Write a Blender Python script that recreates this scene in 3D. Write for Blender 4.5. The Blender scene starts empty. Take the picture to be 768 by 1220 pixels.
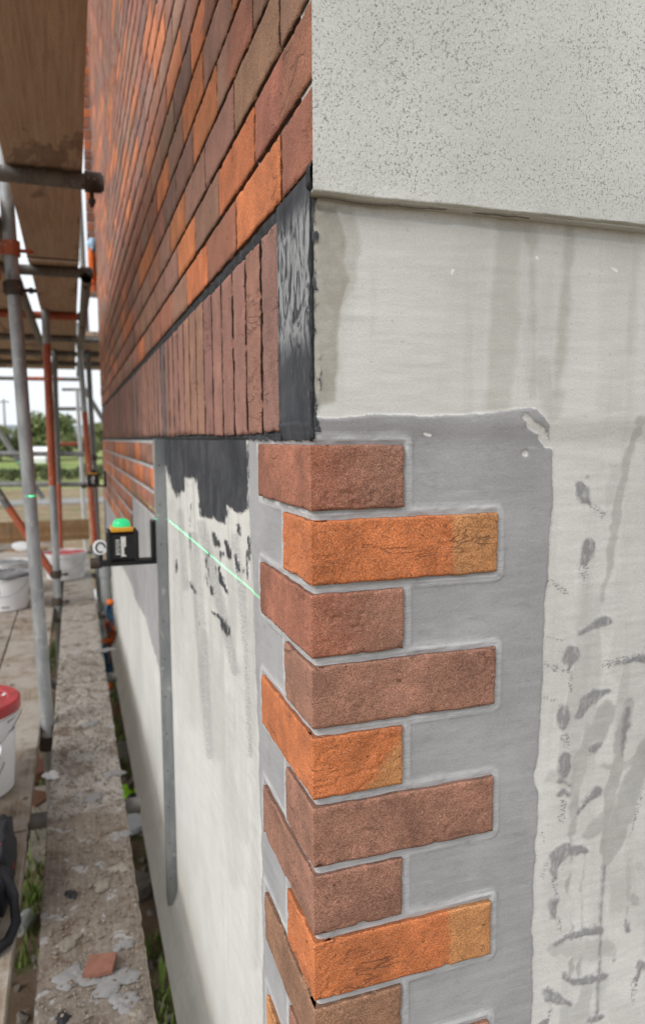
import bpy, math, random
import numpy as np
from mathutils import Vector, Matrix, Euler

random.seed(7)
sc = bpy.context.scene
COL = sc.collection

# ------------------------------------------------------------------ camera
FPX = 861.92
CAM = np.array([-0.21935, -0.67853, 0.00714])
YAW, PIT, ROL = 0.3294966, 0.1018305, -0.0059835
_f = np.array([math.sin(YAW)*math.cos(PIT), math.cos(YAW)*math.cos(PIT), -math.sin(PIT)])
_r = np.array([math.cos(YAW), -math.sin(YAW), 0.0])
_u = np.cross(_r, _f)
_cr, _sr = math.cos(ROL), math.sin(ROL)
RGT, UPV = _cr*_r + _sr*_u, -_sr*_r + _cr*_u
cd = bpy.data.cameras.new('camera')
cam = bpy.data.objects.new('camera', cd)
COL.objects.link(cam)
cam.matrix_world = Matrix(((RGT[0], UPV[0], -_f[0], CAM[0]), (RGT[1], UPV[1], -_f[1], CAM[1]),
                           (RGT[2], UPV[2], -_f[2], CAM[2]), (0, 0, 0, 1)))
cd.sensor_fit = 'VERTICAL'
cd.sensor_height = 36
cd.sensor_width = 36
cd.lens = FPX*36/1220
cd.clip_start = 0.02
cd.clip_end = 3000
cd.dof.use_dof = True
cd.dof.focus_distance = 0.74
cd.dof.aperture_fstop = 6.5
sc.camera = cam

def project(P):
    d = P - CAM
    z = d @ _f
    return 384 + FPX*(d @ RGT)/z, 610 - FPX*(d @ UPV)/z

def hit(px, py, axis, v):
    d = (px-384)/FPX*RGT - (py-610)/FPX*UPV + _f
    return CAM + d*((v-CAM[axis])/d[axis])

# ------------------------------------------------------------------ light
SUN_AZ, SUN_EL = math.radians(243), math.radians(41)     # compass style: from +y towards +x
w = bpy.data.worlds.new('World')
sc.world = w
w.use_nodes = True
nt = w.node_tree
bg = nt.nodes['Background']
sky = nt.nodes.new('ShaderNodeTexSky')
sky.sky_type = 'NISHITA'
sky.sun_disc = False
sky.sun_elevation = SUN_EL
sky.sun_rotation = SUN_AZ
sky.dust_density = 3.0
sky.air_density = 1.0
hs = nt.nodes.new('ShaderNodeHueSaturation')
hs.inputs['Saturation'].default_value = 0.2
nt.links.new(sky.outputs[0], hs.inputs['Color'])
tcw = nt.nodes.new('ShaderNodeTexCoord')
nz = nt.nodes.new('ShaderNodeTexNoise')
nz.inputs['Scale'].default_value = 2.2
nz.inputs['Detail'].default_value = 5
nt.links.new(tcw.outputs['Generated'], nz.inputs['Vector'])
rp = nt.nodes.new('ShaderNodeValToRGB')
rp.color_ramp.elements[0].position = .3
rp.color_ramp.elements[0].color = (7.0, 7.5, 8.0, 1)
rp.color_ramp.elements[1].position = .7
rp.color_ramp.elements[1].color = (8.9, 9.1, 9.3, 1)
nt.links.new(nz.outputs['Fac'], rp.inputs['Fac'])
mxw = nt.nodes.new('ShaderNodeMix')
mxw.data_type = 'RGBA'
mxw.inputs[0].default_value = 0.75
nt.links.new(hs.outputs[0], mxw.inputs[6])
nt.links.new(rp.outputs[0], mxw.inputs[7])
nt.links.new(mxw.outputs[2], bg.inputs['Color'])
bg.inputs['Strength'].default_value = 0.10

sd = bpy.data.lights.new('sun', 'SUN')
sd.energy = 1.5
sd.angle = math.radians(35)
sd.color = (1.0, .97, .92)
sun = bpy.data.objects.new('sun', sd)
COL.objects.link(sun)
sdir = Vector((math.sin(SUN_AZ)*math.cos(SUN_EL), math.cos(SUN_AZ)*math.cos(SUN_EL), math.sin(SUN_EL)))
sun.rotation_euler = (-sdir).to_track_quat('-Z', 'Y').to_euler()

sc.view_settings.view_transform = 'Standard'
sc.view_settings.look = 'None'
sc.view_settings.exposure = 0.66
sc.view_settings.gamma = 1.0
sc.cycles.use_light_tree = False

# ------------------------------------------------------------------ numpy noise
def _hash(ix, iy, seed):
    h = (ix.astype(np.int64)*374761393 + iy.astype(np.int64)*668265263 + seed*1442695041) & 0xffffffff
    h = ((h ^ (h >> 13))*1274126177) & 0xffffffff
    return ((h ^ (h >> 16)) & 0xffff)/65535.0

def vnoise(x, y, seed=0):
    x = np.asarray(x, float); y = np.asarray(y, float)
    ix, iy = np.floor(x), np.floor(y)
    fx, fy = x-ix, y-iy
    fx, fy = fx*fx*(3-2*fx), fy*fy*(3-2*fy)
    a, b = _hash(ix, iy, seed), _hash(ix+1, iy, seed)
    c, d = _hash(ix, iy+1, seed), _hash(ix+1, iy+1, seed)
    return (a*(1-fx)+b*fx)*(1-fy) + (c*(1-fx)+d*fx)*fy

def fbm(x, y, seed=0, oct=4):
    s, a, t = 0, 1, 0
    for i in range(oct):
        s = s + a*vnoise(np.asarray(x)*2**i, np.asarray(y)*2**i, seed+i*17)
        t += a; a *= .5
    return s/t

def sstep(a, b, x):
    t = np.clip((x-a)/(b-a), 0, 1)
    return t*t*(3-2*t)

# ------------------------------------------------------------------ material helpers
class NT:
    def __init__(s, name, rough=.8, metallic=0.0, spec=.3):
        s.m = bpy.data.materials.new(name)
        s.m.use_nodes = True
        s.t = s.m.node_tree
        s.b = s.t.nodes['Principled BSDF']
        s.b.inputs['Roughness'].default_value = rough
        s.b.inputs['Metallic'].default_value = metallic
        s.b.inputs['Specular IOR Level'].default_value = spec
    def n(s, t, **k):
        nd = s.t.nodes.new(t)
        for a, v in k.items(): setattr(nd, a, v)
        return nd
    def put(s, sock, v):
        if isinstance(v, bpy.types.NodeSocket): s.t.links.new(v, sock)
        elif v is not None:
            if hasattr(sock, 'default_value') and hasattr(sock.default_value, '__len__') and not hasattr(v, '__len__'):
                v = (v,)*len(sock.default_value)
            if hasattr(v, '__len__') and len(v) == 3 and sock.type == 'RGBA': v = (*v, 1)
            sock.default_value = v
    def obj(s, jitter=True):
        tc = s.n('ShaderNodeTexCoord')
        if not jitter: return tc.outputs['Object']
        oi = s.n('ShaderNodeObjectInfo')
        mu = s.math('MULTIPLY', oi.outputs['Random'], 57.0)
        va = s.n('ShaderNodeVectorMath', operation='ADD')
        s.put(va.inputs[0], tc.outputs['Object']); s.put(va.inputs[1], mu)
        return va.outputs[0]
    def scale(s, vec, sc3):
        v = s.n('ShaderNodeVectorMath', operation='MULTIPLY')
        s.put(v.inputs[0], vec); s.put(v.inputs[1], sc3)
        return v.outputs[0]
    def noise(s, vec, scale, detail=4, rough=.55, dist=0):
        nd = s.n('ShaderNodeTexNoise')
        s.put(nd.inputs['Vector'], vec)
        nd.inputs['Scale'].default_value = scale
        nd.inputs['Detail'].default_value = detail
        nd.inputs['Roughness'].default_value = rough
        nd.inputs['Distortion'].default_value = dist
        return nd.outputs['Fac']
    def voro(s, vec, scale, feature='F1'):
        nd = s.n('ShaderNodeTexVoronoi', feature=feature)
        s.put(nd.inputs['Vector'], vec); nd.inputs['Scale'].default_value = scale
        return nd.outputs['Distance']
    def math(s, op, a, b=None, c=None, clamp=False):
        nd = s.n('ShaderNodeMath', operation=op, use_clamp=clamp)
        s.put(nd.inputs[0], a)
        if b is not None: s.put(nd.inputs[1], b)
        if c is not None: s.put(nd.inputs[2], c)
        return nd.outputs[0]
    def rng(s, v, a, b, c=0.0, d=1.0, smooth=True):
        nd = s.n('ShaderNodeMapRange')
        if smooth: nd.interpolation_type = 'SMOOTHSTEP'
        s.put(nd.inputs[0], v)
        for i, q in enumerate((a, b, c, d)): nd.inputs[i+1].default_value = q
        return nd.outputs[0]
    def mix(s, f, a, b, blend='MIX'):
        nd = s.n('ShaderNodeMix', data_type='RGBA', blend_type=blend)
        s.put(nd.inputs[0], f); s.put(nd.inputs[6], a); s.put(nd.inputs[7], b)
        return nd.outputs[2]
    def attr(s, name, out='Fac'):
        nd = s.n('ShaderNodeAttribute', attribute_name=name)
        return nd.outputs[out]
    def sep(s, vec):
        nd = s.n('ShaderNodeSeparateXYZ'); s.put(nd.inputs[0], vec)
        return nd.outputs
    def bump(s, h, strength=.5, dist=.002):
        nd = s.n('ShaderNodeBump')
        nd.inputs['Strength'].default_value = strength
        nd.inputs['Distance'].default_value = dist
        s.put(nd.inputs['Height'], h)
        s.t.links.new(nd.outputs[0], s.b.inputs['Normal'])
    def color(s, c): s.put(s.b.inputs['Base Color'], c); return s.m
    def rough(s, r): s.put(s.b.inputs['Roughness'], r)

def vary(k, vec, base, scale=8, amt=.25, detail=5):
    f = k.rng(k.noise(vec, scale, detail), .25, .75, 1-amt, 1+amt, False)
    return k.mix(1.0, base, f, 'MULTIPLY')

# brick: per-brick colour sits in the mesh attribute 'tint'
k = NT('brick_clay', .72, spec=.32)
k.b.inputs['Sheen Weight'].default_value = .04
k.b.inputs['Sheen Roughness'].default_value = .6
k.b.inputs['Sheen Tint'].default_value = (1, .85, .78, 1)
o = k.obj()
c = k.attr('tint', 'Color')
c = vary(k, o, c, 14, .22)
g = k.noise(o, 620, 2, .6)
c = k.mix(1.0, c, k.rng(g, .3, .7, .55, 1.50, False), 'MULTIPLY')
sp = k.rng(k.noise(o, 800, 1), .63, .72)
c = k.mix(k.math('MULTIPLY', sp, .50), c, (.66, .46, .34))
hole = k.rng(k.noise(k.scale(o, (1, 1, 1.4)), 75, 3, .6), .685, .72)
c = k.mix(k.math('MULTIPLY', hole, .55), c, (.055, .028, .02))
cr_n = k.noise(k.scale(o, (.42, .42, 1.6)), 15, 3, .6, .4)
cr_n = k.math('ADD', cr_n, k.math('MULTIPLY', k.math('SUBTRACT', k.noise(o, 210, 3, .7), .5), .075))
cr = k.rng(k.math('ABSOLUTE', k.math('SUBTRACT', cr_n, .5)), 0.0, .017, 1, 0)
crm = k.rng(k.noise(k.scale(o, (.7, .7, 1.3)), 10, 3), .56, .63)
cr = k.math('MULTIPLY', cr, crm)
c = k.mix(k.math('MULTIPLY', cr, .30), c, (.06, .028, .02))
dust = k.rng(k.noise(o, 30, 6, .7), .62, .8)
c = k.mix(k.math('MULTIPLY', dust, .22), c, (.38, .33, .30))
c = k.mix(1.0, c, k.rng(k.noise(o, 22, 4, .6), .3, .7, .82, 1.18, False), 'MULTIPLY')
hgt = k.math('SUBTRACT', k.math('ADD', g, k.math('MULTIPLY', k.noise(o, 180, 3), 1.2)), k.math('ADD', k.math('MULTIPLY', cr, 1.8), k.math('MULTIPLY', hole, 2.5)))
k.bump(hgt, .75, .0012)
M_BRICK = k.color(c)

# base coat sheet: cream base coat, grey adhesive, charcoal adhesive, stains
k = NT('base_coat', .85, spec=.2)
o = k.obj(False)
fine = k.noise(o, 420, 3, .6)
weave = k.math('MULTIPLY', k.math('SINE', k.math('MULTIPLY', k.sep(o)[2], 2700.0)),
               k.math('SINE', k.math('MULTIPLY', k.math('ADD', k.sep(o)[0], k.sep(o)[1]), 2700.0)))
trow = k.noise(k.scale(o, (3, 3, 22)), 3.2, 5, .6, .4)
vert = k.noise(k.scale(o, (24, 24, 2.0)), 2.0, 4, .6)
big = k.noise(o, 5, 4)
cream = k.mix(k.rng(big, .3, .7), (.560, .553, .527), (.640, .632, .606))
cream = k.mix(k.rng(trow, .42, .72, 0, .4), cream, (.50, .494, .478))
cream = k.mix(k.rng(vert, .52, .75, 0, .45), cream, (.48, .475, .45))
cream = k.mix(1.0, cream, k.rng(fine, .3, .7, .93, 1.06, False), 'MULTIPLY')
cream = k.mix(k.rng(k.noise(o, 130, 2), .70, .74, 0, .35), cream, (.36, .35, .33))
grey = k.mix(k.rng(k.noise(o, 9, 5, .6, .3), .35, .7), (.300, .297, .304), (.365, .362, .368))
grey = k.mix(k.rng(trow, .45, .7, 0, .4), grey, (.36, .36, .368))
grey = k.mix(1.0, grey, k.rng(fine, .3, .7, .93, 1.07, False), 'MULTIPLY')
grey = k.mix(k.rng(k.noise(k.scale(o, (6, 6, 60)), 4, 3, .6, 1.0), .66, .72, 0, .5), grey, (.45, .45, .46))
joint = k.math('MULTIPLY', k.attr('joint'), k.rng(k.noise(k.scale(o, (5, 5, 90)), 6, 5, .7), .35, .65, .3, .9))
grey = k.mix(joint, grey, (.50, .503, .51))
grey = k.mix(k.rng(k.noise(k.scale(o, (1, 1, 2.5)), 26, 5, .7), .58, .66, 0, .35), grey, (.23, .228, .24))
grey = k.mix(k.rng(k.noise(k.scale(o, (9, 9, 130)), 4, 4, .65, .6), .60, .68, 0, .35), grey, (.42, .42, .43))
dark = k.mix(k.rng(k.noise(o, 14, 5, .6, .6), .35, .72), (.034, .036, .042), (.068, .071, .080))
dark = k.mix(k.rng(k.noise(k.scale(o, (30, 30, 4)), 5, 6, .72, 1.2), .57, .70, 0, .40), dark, (.18, .185, .197))
scr = k.math('MULTIPLY', k.attr('scrape'), k.rng(k.noise(k.scale(o, (13, 13, 5)), 3.2, 7, .66, 2.0), .40, .56, 0, .80))
dark = k.mix(scr, dark, (.33, .335, .345))
# stains in the cream
st = k.attr('stain')
stn = k.math('MULTIPLY', st, k.rng(k.noise(o, 40, 5, .7), .2, .7, .6, 1.0))
base = k.mix(stn, cream, (.285, .262, .215))
wsh = k.math('MULTIPLY', k.attr('wash'), k.rng(k.noise(o, 35, 5, .7), .2, .75, .55, 1.0))
base = k.mix(wsh, base, (.335, .328, .312))
edge = k.math('MULTIPLY', k.math('SUBTRACT', k.noise(o, 110, 5, .7), .5), 7.0)
bm_ = k.rng(k.math('ADD', k.attr('dab'), k.math('MULTIPLY', edge, .8)), -2.6, 2.2)
bm_ = k.math('MULTIPLY', bm_, k.rng(k.noise(k.scale(o, (1, 1, .5)), 120, 5, .7), .30, .55, .45, 1.0))
base = k.mix(k.math('MULTIPLY', bm_, .90), base, (.235, .231, .238))
gm = k.rng(k.math('ADD', k.attr('grey'), edge), -.8, .8)
base = k.mix(gm, base, grey)
spk = k.rng(k.math('ADD', k.attr('speck'), k.noise(k.scale(o, (1, 1, 2.2)), 230, 4, .7)), 1.02, 1.16)
base = k.mix(k.math('MULTIPLY', spk, .8), base, (.20, .20, .21))
dm = k.rng(k.math('ADD', k.math('ADD', k.attr('dark'), edge), k.math('MULTIPLY', k.math('SUBTRACT', k.noise(k.scale(o, (45, 45, 6)), 3, 4, .65), .5), 9.0)), -1.4, 1.4)
base = k.mix(dm, base, dark)
wf = k.rng(k.math('ADD', k.attr('white'), k.math('MULTIPLY', edge, .3)), -.5, .5)
base = k.mix(wf, base, (.78, .78, .77))
k.bump(k.math('ADD', k.math('ADD', fine, k.math('MULTIPLY', weave, .07)), k.math('MULTIPLY', trow, .2)), .35, .0012)
k.rough(k.rng(k.noise(o, 20, 3), .3, .7, .72, .92))
M_BASE = k.color(base)

k = NT('pitted_render', .93, spec=.15)
o = k.obj(False)
c = k.mix(k.rng(k.noise(o, 6, 4), .3, .7), (.60, .605, .575), (.665, .67, .64))
c = k.mix(1.0, c, k.rng(k.noise(o, 500, 3), .3, .7, .9, 1.08, False), 'MULTIPLY')
dens = k.rng(k.noise(o, 14, 3), .3, .7, -.02, .035, False)
pt = k.noise(k.scale(o, (1, 1, .85)), 480, 2, .5, .6)
pm = k.rng(k.math('ADD', pt, dens), .605, .69)
fade = k.rng(k.math('ADD', k.sep(o)[2], k.math('MULTIPLY', k.noise(o, 25, 3), .03)), .245, .285, .25, 1)
pm = k.math('MULTIPLY', pm, fade)
c = k.mix(k.math('MULTIPLY', pm, .60), c, (.20, .195, .185))  # shade inside the pits is put into the colour as well as the bump
c = k.mix(k.rng(k.noise(o, 9, 5, .65), .6, .75, 0, .25), c, (.50, .49, .45))
c = k.mix(k.math('MULTIPLY', k.attr('under'), .9), c, (.10, .085, .07))  # shadow line below the lip, painted dark brown onto its underside
k.bump(k.math('SUBTRACT', k.noise(o, 700, 3, .6), k.math('MULTIPLY', pm, 3.0)), .6, .0010)
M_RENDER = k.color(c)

k = NT('dark_mortar', .95, spec=.1)
o = k.obj(False)
c = k.mix(k.rng(k.noise(o, 8, 4), .42, .62), (.09, .085, .081), (.155, .147, .141))
low = k.rng(k.sep(o)[2], .44, .30)
near = k.rng(k.sep(o)[1], .75, .35)
lm = k.math('MULTIPLY', k.math('MULTIPLY', low, near), k.rng(k.noise(o, 30, 4), .35, .55))
c = k.mix(lm, c, (.30, .295, .29))
k.bump(k.noise(o, 400, 4, .7), .6, .002)
M_MORTAR = k.color(c)

k = NT('pale_mortar', .95, spec=.1)
o = k.obj(False)
c = k.mix(k.rng(k.noise(o, 12, 4), .4, .6), (.36, .36, .365), (.48, .48, .48))
k.bump(k.noise(o, 300, 4, .7), .5, .002)
M_PALE = k.color(c)

def wood(name, a, b, grime, gamt, dark=(.035, .026, .02), damt=.35):
    k = NT(name, .88, spec=.2)
    o = k.obj()
    gr = k.noise(k.scale(o, (55, 1.6, 55)), 2.2, 5, .65, .6)
    c = k.mix(k.rng(gr, .35, .68), a, b)
    st = k.noise(k.scale(o, (3.2, .8, 3.2)), 1.6, 6, .6, .5)
    c = k.mix(k.rng(st, .56, .60, 0, damt), c, dark)
    gm = k.rng(k.noise(o, 7, 8, .68, .3), .5-.2*gamt, .72-.2*gamt, 0, min(1, gamt+.25))
    c = k.mix(gm, c, grime)
    kn = k.rng(k.voro(k.scale(o, (1, .6, 1)), 9), .05, .11, .7, 0)
    c = k.mix(kn, c, dark)
    c = k.mix(1.0, c, k.rng(k.noise(o, 260, 3), .3, .7, .82, 1.15, False), 'MULTIPLY')
    k.bump(k.math('ADD', gr, k.math('MULTIPLY', gm, .8)), .5, .003)
    return k.color(c)
M_WOOD_OVER = wood('board_underside', (.40, .285, .21), (.53, .39, .29), (.46, .36, .285), .25, (.07, .048, .036), .5)
M_WOOD_DECK = wood('deck_board', (.20, .155, .115), (.30, .245, .19), (.36, .33, .295), .6)
M_WOOD_TOE = wood('toe_board_wood', (.22, .125, .06), (.30, .18, .09), (.30, .22, .15), .2)

# muddy inside board: mud, cement dust and damp patch
k = NT('muddy_board', .93, spec=.15)
o = k.obj(False)
gr = k.noise(k.scale(o, (55, 1.6, 55)), 2.2, 5, .65, .6)
c = k.mix(k.rng(gr, .35, .68), (.115, .085, .064), (.18, .138, .104))
mud = k.noise(o, 9, 8, .7, .4)
wet = k.rng(k.math('ADD', k.sep(o)[1], k.math('MULTIPLY', k.noise(o, 8, 4), .35)), 1.62, 1.70)
pale = k.mix(k.rng(k.noise(o, 60, 6, .7), .3, .7), (.27, .245, .215), (.41, .38, .345))
c = k.mix(k.math('MULTIPLY', k.rng(mud, .36, .50), k.rng(wet, 0, 1, .30, .95)), c, pale)
grit = k.rng(k.noise(o, 85, 5, .72), .56, .66)
c = k.mix(k.math('MULTIPLY', grit, .55), c, (.42, .375, .315))
cem = k.rng(k.noise(o, 13, 7, .66, .5), .585, .63)
c = k.mix(k.math('MULTIPLY', cem, .85), c, (.34, .335, .335))
c = k.mix(k.rng(k.noise(o, 45, 3), .66, .70, 0, .7), c, (.06, .055, .05))
k.bump(k.math('ADD', k.math('MULTIPLY', mud, 2.0), k.noise(o, 150, 5, .75)), .8, .006)
M_MUD = k.color(c)

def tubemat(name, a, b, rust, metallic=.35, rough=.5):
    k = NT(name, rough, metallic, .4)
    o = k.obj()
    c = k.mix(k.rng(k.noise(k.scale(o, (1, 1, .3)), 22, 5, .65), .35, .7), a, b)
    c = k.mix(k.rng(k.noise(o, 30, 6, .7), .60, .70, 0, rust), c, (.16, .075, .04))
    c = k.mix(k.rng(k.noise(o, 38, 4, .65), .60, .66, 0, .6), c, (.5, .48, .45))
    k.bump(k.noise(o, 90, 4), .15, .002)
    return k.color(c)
M_TUBE = tubemat('galvanised_tube', (.24, .255, .265), (.40, .412, .42), .45)
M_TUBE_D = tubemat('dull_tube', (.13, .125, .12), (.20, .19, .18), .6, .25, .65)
M_TUBE_R = tubemat('red_painted_tube', (.34, .075, .035), (.43, .115, .055), .5, .0, .6)
M_TUBE_W = tubemat('pale_tube', (.50, .51, .52), (.62, .62, .62), .2)
M_COUP = tubemat('rusty_coupler', (.045, .035, .03), (.10, .075, .06), .6, .3, .7)
M_BEAD = tubemat('galvanised_bead', (.22, .235, .245), (.33, .345, .355), .05, .55, .42)

def plain(name, col, rough=.6, metallic=0, amt=.15, scale=25, bump=.2, spec=.35):
    k = NT(name, rough, metallic, spec)
    o = k.obj()
    c = vary(k, o, col, scale, amt)
    k.bump(k.noise(o, scale*6, 4), bump, .001)
    return k.color(c)
M_WHITE = plain('white_plastic', (.72, .72, .74), .42, amt=.08, scale=14)
M_WHITE_D = plain('dusty_white_plastic', (.58, .58, .585), .6, amt=.18, scale=14)
M_RED = plain('red_plastic', (.36, .035, .038), .45, amt=.3, scale=20)
M_BLUE = plain('blue_print', (.05, .13, .42), .5)
M_BLACK = plain('black_plastic', (.012, .012, .014), .42, amt=.3)
M_BAG = plain('black_canvas', (.014, .014, .018), .85, amt=.4, scale=60, bump=.6)
M_YEL = plain('amber_plastic', (.62, .30, .025), .45)
M_LABEL = plain('label_print', (.60, .60, .58), .6, amt=.3, scale=60)
M_CEM = plain('cement_sludge', (.19, .195, .205), .9, amt=.45, scale=30, bump=.8)
M_STONE = plain('cement_stone', (.19, .165, .14), .95, amt=.35, scale=40, bump=.8)
M_CEMLUMP = plain('grey_mortar_splat', (.20, .195, .195), .95, amt=.2, scale=60, bump=.8)
M_TILE = plain('clay_fragment', (.19, .085, .06), .92, amt=.2, scale=60, bump=.6)
M_LIME = plain('lime_fabric', (.38, .80, .03), .8, amt=.2, scale=60)
M_RAGB = plain('blue_cloth', (.07, .16, .27), .9, amt=.4, scale=40, bump=.6)
M_RAGO = plain('orange_cloth', (.60, .14, .03), .9, amt=.3, scale=40, bump=.6)
M_PIPE = plain('grey_pipe_plastic', (.27, .28, .275), .5, amt=.15)
M_CAN = plain('bare_aluminium', (.62, .63, .65), .35, .8)
M_PAPER = plain('white_scrap', (.75, .76, .78), .7, amt=.06)
M_PLANK = plain('weathered_offcut', (.33, .29, .255), .9, amt=.3, scale=18, bump=.5)
M_CARW = plain('white_car_paint', (.75, .76, .77), .3, amt=.03)
M_GLASS = plain('dark_car_glass', (.03, .035, .04), .15, amt=.05)
M_TYRE = plain('tyre_rubber', (.02, .02, .02), .9)
M_BARK = plain('bark', (.09, .07, .05), .95, amt=.4, scale=12, bump=.8)

k = NT('laser_window', .2)
k.color((.02, .25, .10))
k.put(k.b.inputs['Emission Color'], (.05, .95, .35)); k.b.inputs['Emission Strength'].default_value = .32
M_GREEN = k.m

def leafmat(name, a, b):
    k = NT(name, .6, 0, .25)
    o = k.obj()
    c = k.mix(k.rng(k.noise(o, .9, 3), .3, .7), a, b)
    c = k.mix(1.0, c, k.rng(k.noise(o, 14, 2), .3, .7, .7, 1.3, False), 'MULTIPLY')
    k.b.inputs['Transmission Weight'].default_value = 0.0
    return k.color(c)
M_LEAF = leafmat('tree_leaves', (.10, .13, .042), (.16, .19, .07))
M_LEAF2 = leafmat('yellow_green_leaves', (.14, .16, .055), (.20, .215, .085))
M_HEDGE = leafmat('hedge_leaves', (.045, .065, .025), (.11, .125, .05))
M_GRASS = leafmat('grass_blades', (.07, .13, .02), (.17, .24, .045))

k = NT('ground_soil', .95, 0, .15)
o = k.obj(False)
soil = k.mix(k.rng(k.noise(o, 1.3, 7, .7), .35, .65), (.20, .135, .09), (.33, .24, .17))
rub = k.rng(k.noise(o, 17, 6, .7), .55, .68)
soil = k.mix(k.math('MULTIPLY', rub, .6), soil, (.42, .37, .32))
gs = k.mix(k.rng(k.noise(o, 5, 6, .7), .35, .65), (.075, .12, .028), (.17, .20, .06))
soil = k.mix(k.rng(k.noise(o, 2.6, 5, .65), .50, .58, 0, .8), soil, gs)
fld = k.mix(k.rng(k.noise(o, .05, 5), .4, .6), (.19, .25, .075), (.25, .28, .11))
yy = k.math('ADD', k.sep(o)[1], k.math('MULTIPLY', k.noise(o, .3, 3), 8.0))
c = k.mix(k.rng(yy, 33.0, 36.0), soil, fld)
k.bump(k.noise(o, 30, 8, .75), .9, .03)
M_GROUND = k.color(c)
k = NT('road_tarmac', .9)
k.color(vary(k, k.obj(False), (.22, .215, .21), 3, .15)); M_ROAD = k.m
k = NT('far_hill', .95)
k.color(vary(k, k.obj(False), (.17, .20, .21), .02, .25)); M_HILL = k.m

# ------------------------------------------------------------------ mesh helpers
class MB:
    def __init__(s): s.v = []; s.f = []
    def add(s, v, f):
        b = len(s.v); s.v += [tuple(map(float, p)) for p in v]; s.f += [tuple(i+b for i in q) for q in f]; return s
    def box(s, lo, hi, rot=None, piv=None, bev=0.0):
        x0, y0, z0 = lo; x1, y1, z1 = hi
        if bev <= 0:
            v = [(x, y, z) for x in (x0, x1) for y in (y0, y1) for z in (z0, z1)]
            f = [(0,1,3,2), (4,6,7,5), (0,4,5,1), (2,3,7,6), (0,2,6,4), (1,5,7,3)]
        else:
            v = []; f = []
            L, H = (x0, y0, z0), (x1, y1, z1)
            idx = {}
            for sx in (0, 1):
                for sy in (0, 1):
                    for sz in (0, 1):
                        cpt = [(L, H)[sg][a] for a, sg in enumerate((sx, sy, sz))]
                        inn = [cpt[a] + (bev if sg == 0 else -bev) for a, sg in enumerate((sx, sy, sz))]
                        for a in range(3):
                            q = list(inn); q[a] = cpt[a]
                            idx[(sx, sy, sz, a)] = len(v); v.append(tuple(q))
            for a in range(3):
                for sg in (0, 1):
                    o1, o2 = [q for q in range(3) if q != a]
                    loop = []
                    for p1, p2 in ((0, 0), (1, 0), (1, 1), (0, 1)):
                        key = [0, 0, 0]; key[a] = sg; key[o1] = p1; key[o2] = p2
                        loop.append(idx[(*key, a)])
                    f.append(tuple(loop))
            for a in range(3):
                o1, o2 = [q for q in range(3) if q != a]
                for p1 in (0, 1):
                    for p2 in (0, 1):
                        k0 = [0, 0, 0]; k0[o1] = p1; k0[o2] = p2; k1 = list(k0); k1[a] = 1
                        f.append((idx[(*k0, o1)], idx[(*k1, o1)], idx[(*k1, o2)], idx[(*k0, o2)]))
            for sx in (0, 1):
                for sy in (0, 1):
                    for sz in (0, 1): f.append(tuple(idx[(sx, sy, sz, a)] for a in range(3)))
        if rot is not None:
            M = Euler(rot).to_matrix(); pv = Vector(piv if piv else (0, 0, 0))
            v = [tuple(M @ (Vector(p)-pv) + pv) for p in v]
        return s.add(v, f)
    def tube(s, p0, p1, r, r1=None, n=14, cap=True):
        p0, p1 = Vector(p0), Vector(p1); r1 = r if r1 is None else r1
        d = (p1-p0).normalized()
        a = d.cross(Vector((0, 0, 1)) if abs(d.z) < .9 else Vector((1, 0, 0))).normalized(); b = d.cross(a)
        v = []; f = []
        for p, q in ((p0, r), (p1, r1)):
            for i in range(n):
                t = 2*math.pi*i/n; v.append(p + (a*math.cos(t) + b*math.sin(t))*q)
        for i in range(n): f.append((i, (i+1) % n, n+(i+1) % n, n+i))
        if cap: f += [tuple(range(n))[::-1], tuple(range(n, 2*n))]
        return s.add(v, f)
    def path(s, pts, r, n=8):
        pts = [Vector(p) for p in pts]; v = []; f = []
        R = r if hasattr(r, '__len__') else [r]*len(pts)
        for j, p in enumerate(pts):
            d = (pts[min(j+1, len(pts)-1)] - pts[max(j-1, 0)]).normalized()
            a = d.cross(Vector((0, .1, 1)) if abs(d.z) < .9 else Vector((1, 0, 0))).normalized(); b = d.cross(a)
            for i in range(n):
                t = 2*math.pi*i/n; v.append(p + (a*math.cos(t) + b*math.sin(t))*R[j])
        for j in range(len(pts)-1):
            for i in range(n):
                f.append((j*n+i, j*n+(i+1) % n, (j+1)*n+(i+1) % n, (j+1)*n+i))
        f += [tuple(range(n))[::-1], tuple(range((len(pts)-1)*n, len(pts)*n))]
        return s.add(v, f)
    def lathe(s, prof, n=40, c=(0, 0, 0)):
        v = []; f = []
        for r, z in prof:
            for i in range(n):
                t = 2*math.pi*i/n; v.append((c[0]+r*math.cos(t), c[1]+r*math.sin(t), c[2]+z))
        for j in range(len(prof)-1):
            for i in range(n):
                f.append((j*n+i, j*n+(i+1) % n, (j+1)*n+(i+1) % n, (j+1)*n+i))
        return s.add(v, f)

def build(name, mb, mat, parent=None, loc=(0, 0, 0), smooth=False, rot=(0, 0, 0), fix=True):
    me = bpy.data.meshes.new(name)
    me.from_pydata(mb.v, [], mb.f)
    if fix:
        import bmesh
        bm = bmesh.new(); bm.from_mesh(me); bmesh.ops.recalc_face_normals(bm, faces=bm.faces); bm.to_mesh(me); bm.free()
    me.materials.append(mat)
    if smooth:
        me.polygons.foreach_set('use_smooth', [True]*len(me.polygons))
        if smooth != 'all' and hasattr(me, 'set_sharp_from_angle'): me.set_sharp_from_angle(angle=math.radians(40))
    ob = bpy.data.objects.new(name, me); COL.objects.link(ob)
    ob.location = loc; ob.rotation_euler = rot
    if parent: ob.parent = parent
    return ob

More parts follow.
